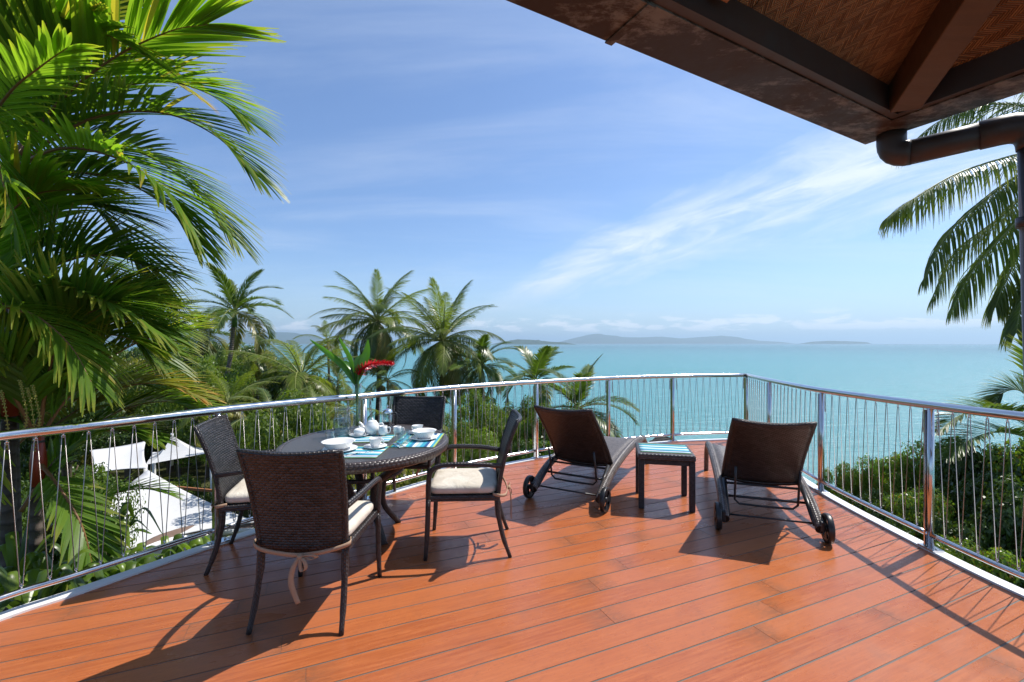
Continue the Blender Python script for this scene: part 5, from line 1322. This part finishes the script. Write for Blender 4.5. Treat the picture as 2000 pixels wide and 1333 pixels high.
# ------------------------------------------------------------------ shade sails and the roof below
def sail(label, corners, sag, name='shade_sail', peak=None):
    """hypar-like cloth between corner points with hollow edges"""
    c = [Vector(p) for p in corners]; n = 16; mid = sum(c, Vector()) / 4
    def fn(u, v):
        p = c[0] * (1 - u) * (1 - v) + c[1] * u * (1 - v) + c[2] * u * v + c[3] * (1 - u) * v
        k1 = 4 * u * (1 - u); k2 = 4 * v * (1 - v)
        edge_ = max(0, (1 - k2)) * k1 + max(0, (1 - k1)) * k2
        p = p.lerp(mid, .10 * edge_) + Vector((0, 0, -sag * k1 * k2))
        return p
    t = thing(name, label, 'shade sail', (mid.x, mid.y, mid.z), 0, 'white shade sails below the deck')
    mb = MB().slab(lambda u, v: fn(u, v) - mid, n, n, .01, (1, 1)); mb.build('cloth', M['sail'], t)
    return t
sail('large white shade sail seen through the left railing wires', [PD(288, 918, 10.0), PD(150, 1000, 8.0), PD(245, 1075, 6.9), PD(500, 1020, 8.2)], .1)
sail('small white shade sail at the back left, beyond the large one', [PD(285, 862, 14), PD(175, 880, 13), PD(180, 925, 11), PD(288, 915, 11.5)], .1)
# peaked canopy
pk = PD(336, 850, 13.5); cs = [PD(284, 908, 12), PD(413, 884, 12.5), PD(420, 874, 15), PD(300, 884, 15)]
t = thing('canopy', 'white peaked canopy with steel poles behind the shade sails', 'canopy', (pk.x, pk.y, 0))
mb = MB(); o_ = t.location
for k in range(4):
    a, b = cs[k], cs[(k + 1) % 4]; n = 8
    for q in range(n):
        for w_ in (q / n, (q + 1) / n): pass
        def cp(u, v): m_ = a.lerp(b, u); e = m_ - Vector((0, 0, 0)); r = pk.lerp(m_, v); r.z -= .35 * math.sin(math.pi * v) * .5; return r - o_
        for v in range(6):
            i0 = len(mb.v); mb.v += [tuple(cp(q / n, v / 6)), tuple(cp((q + 1) / n, v / 6)), tuple(cp((q + 1) / n, (v + 1) / 6)), tuple(cp(q / n, (v + 1) / 6))]
            mb.face([i0, i0 + 1, i0 + 2, i0 + 3], smooth=True)
mb.build('cloth', M['sail'], t)
for q in cs: MB().tube([(q.x - o_.x, q.y - o_.y, q.z), (q.x - o_.x + .05, q.y - o_.y, terr(q.x, q.y))], .05, 10).build('pole', M['white'], t)
MB().tube([(0, 0, pk.z - .9), (0, 0, pk.z + .05)], .04, 8).build('mast_head', M['white'], t)
# curved brown roof with cream wall under the sails
t = thing('pool_house', 'low pool house with curved brown roof edge and cream wall', 'building', PD(330, 1085, 7.2))
o_ = Vector(t.location); pts = [PD(225, 1100, 6.4), PD(280, 1068, 6.8), PD(340, 1048, 7.4), (PD(420, 1036, 8.2)), PD(500, 1030, 9.0)]
P = catmull([p - o_ for p in pts], 5)
MB().slab(lambda u, v: P[min(int(round(u * (len(P) - 1))), len(P) - 1)] + Vector((-.08, .40, .04)) * (1 - v) + Vector((0, 0, -.05)), len(P) - 1, 4, .05).build('roof', M['shingle'], t)
MB().slab(lambda u, v: P[min(int(round(u * (len(P) - 1))), len(P) - 1)] + Vector((-.1, .3, -.09 - 2.4 * (1 - v))), len(P) - 1, 4, .08).build('wall', M['renderwall'], t)
MB().tube([p + Vector((.02, -.03, -.04)) for p in P], .045, 8).build('gutter', M['white'], t)
t = tag(MB().beam(PD(345, 950, 11), PD(430, 958, 11), .05, .06).build('timber_rail', M['railwood']), 'brown timber rail in the garden below the canopy', 'rail')
# rocks in the shallows
for k, (px, py, s_) in enumerate([(1296, 863, 1.9), (1312, 865, 1.3), (1285, 866, .9)]):
    p = PZ(px, py, SEA_Z); mb = MB().lathe([(0, -.3), (1, -.2), (.95, .1), (.6, .42), (.2, .55), (0, .56)], n=10, smooth=False)
    mb.v = [(x * (1 + .2 * math.sin(i * 2.1)), y * (1 + .2 * math.cos(i * 1.7)), z * (1 + .2 * math.sin(i))) for i, (x, y, z) in enumerate(mb.v)]
    o = mb.build('rock', M['rock'], None, p); o.scale = (s_ * 1.6, s_, s_); tag(o, ['largest dark rock in the shallows', 'right dark rock in the shallows', 'left small dark rock in the shallows'][k], 'rock', 'rocks in the shallows')

# ------------------------------------------------------------------ haze
m, t = newmat('sea_air')
vol = t.add('ShaderNodeVolumePrincipled', {'Color': (.60, .82, 1.0, 1), 'Density': 6.4e-5, 'Anisotropy': .3}).outputs[0]
t.add('ShaderNodeOutputMaterial', {1: vol})
o = MB().box((0, 15000, (SEA_Z - 8 + 700) / 2), (84000, 54000 * 2, 700 - SEA_Z + 8)).build('haze', m)
tag(o, 'faint sea haze over the bay', kind='stuff')
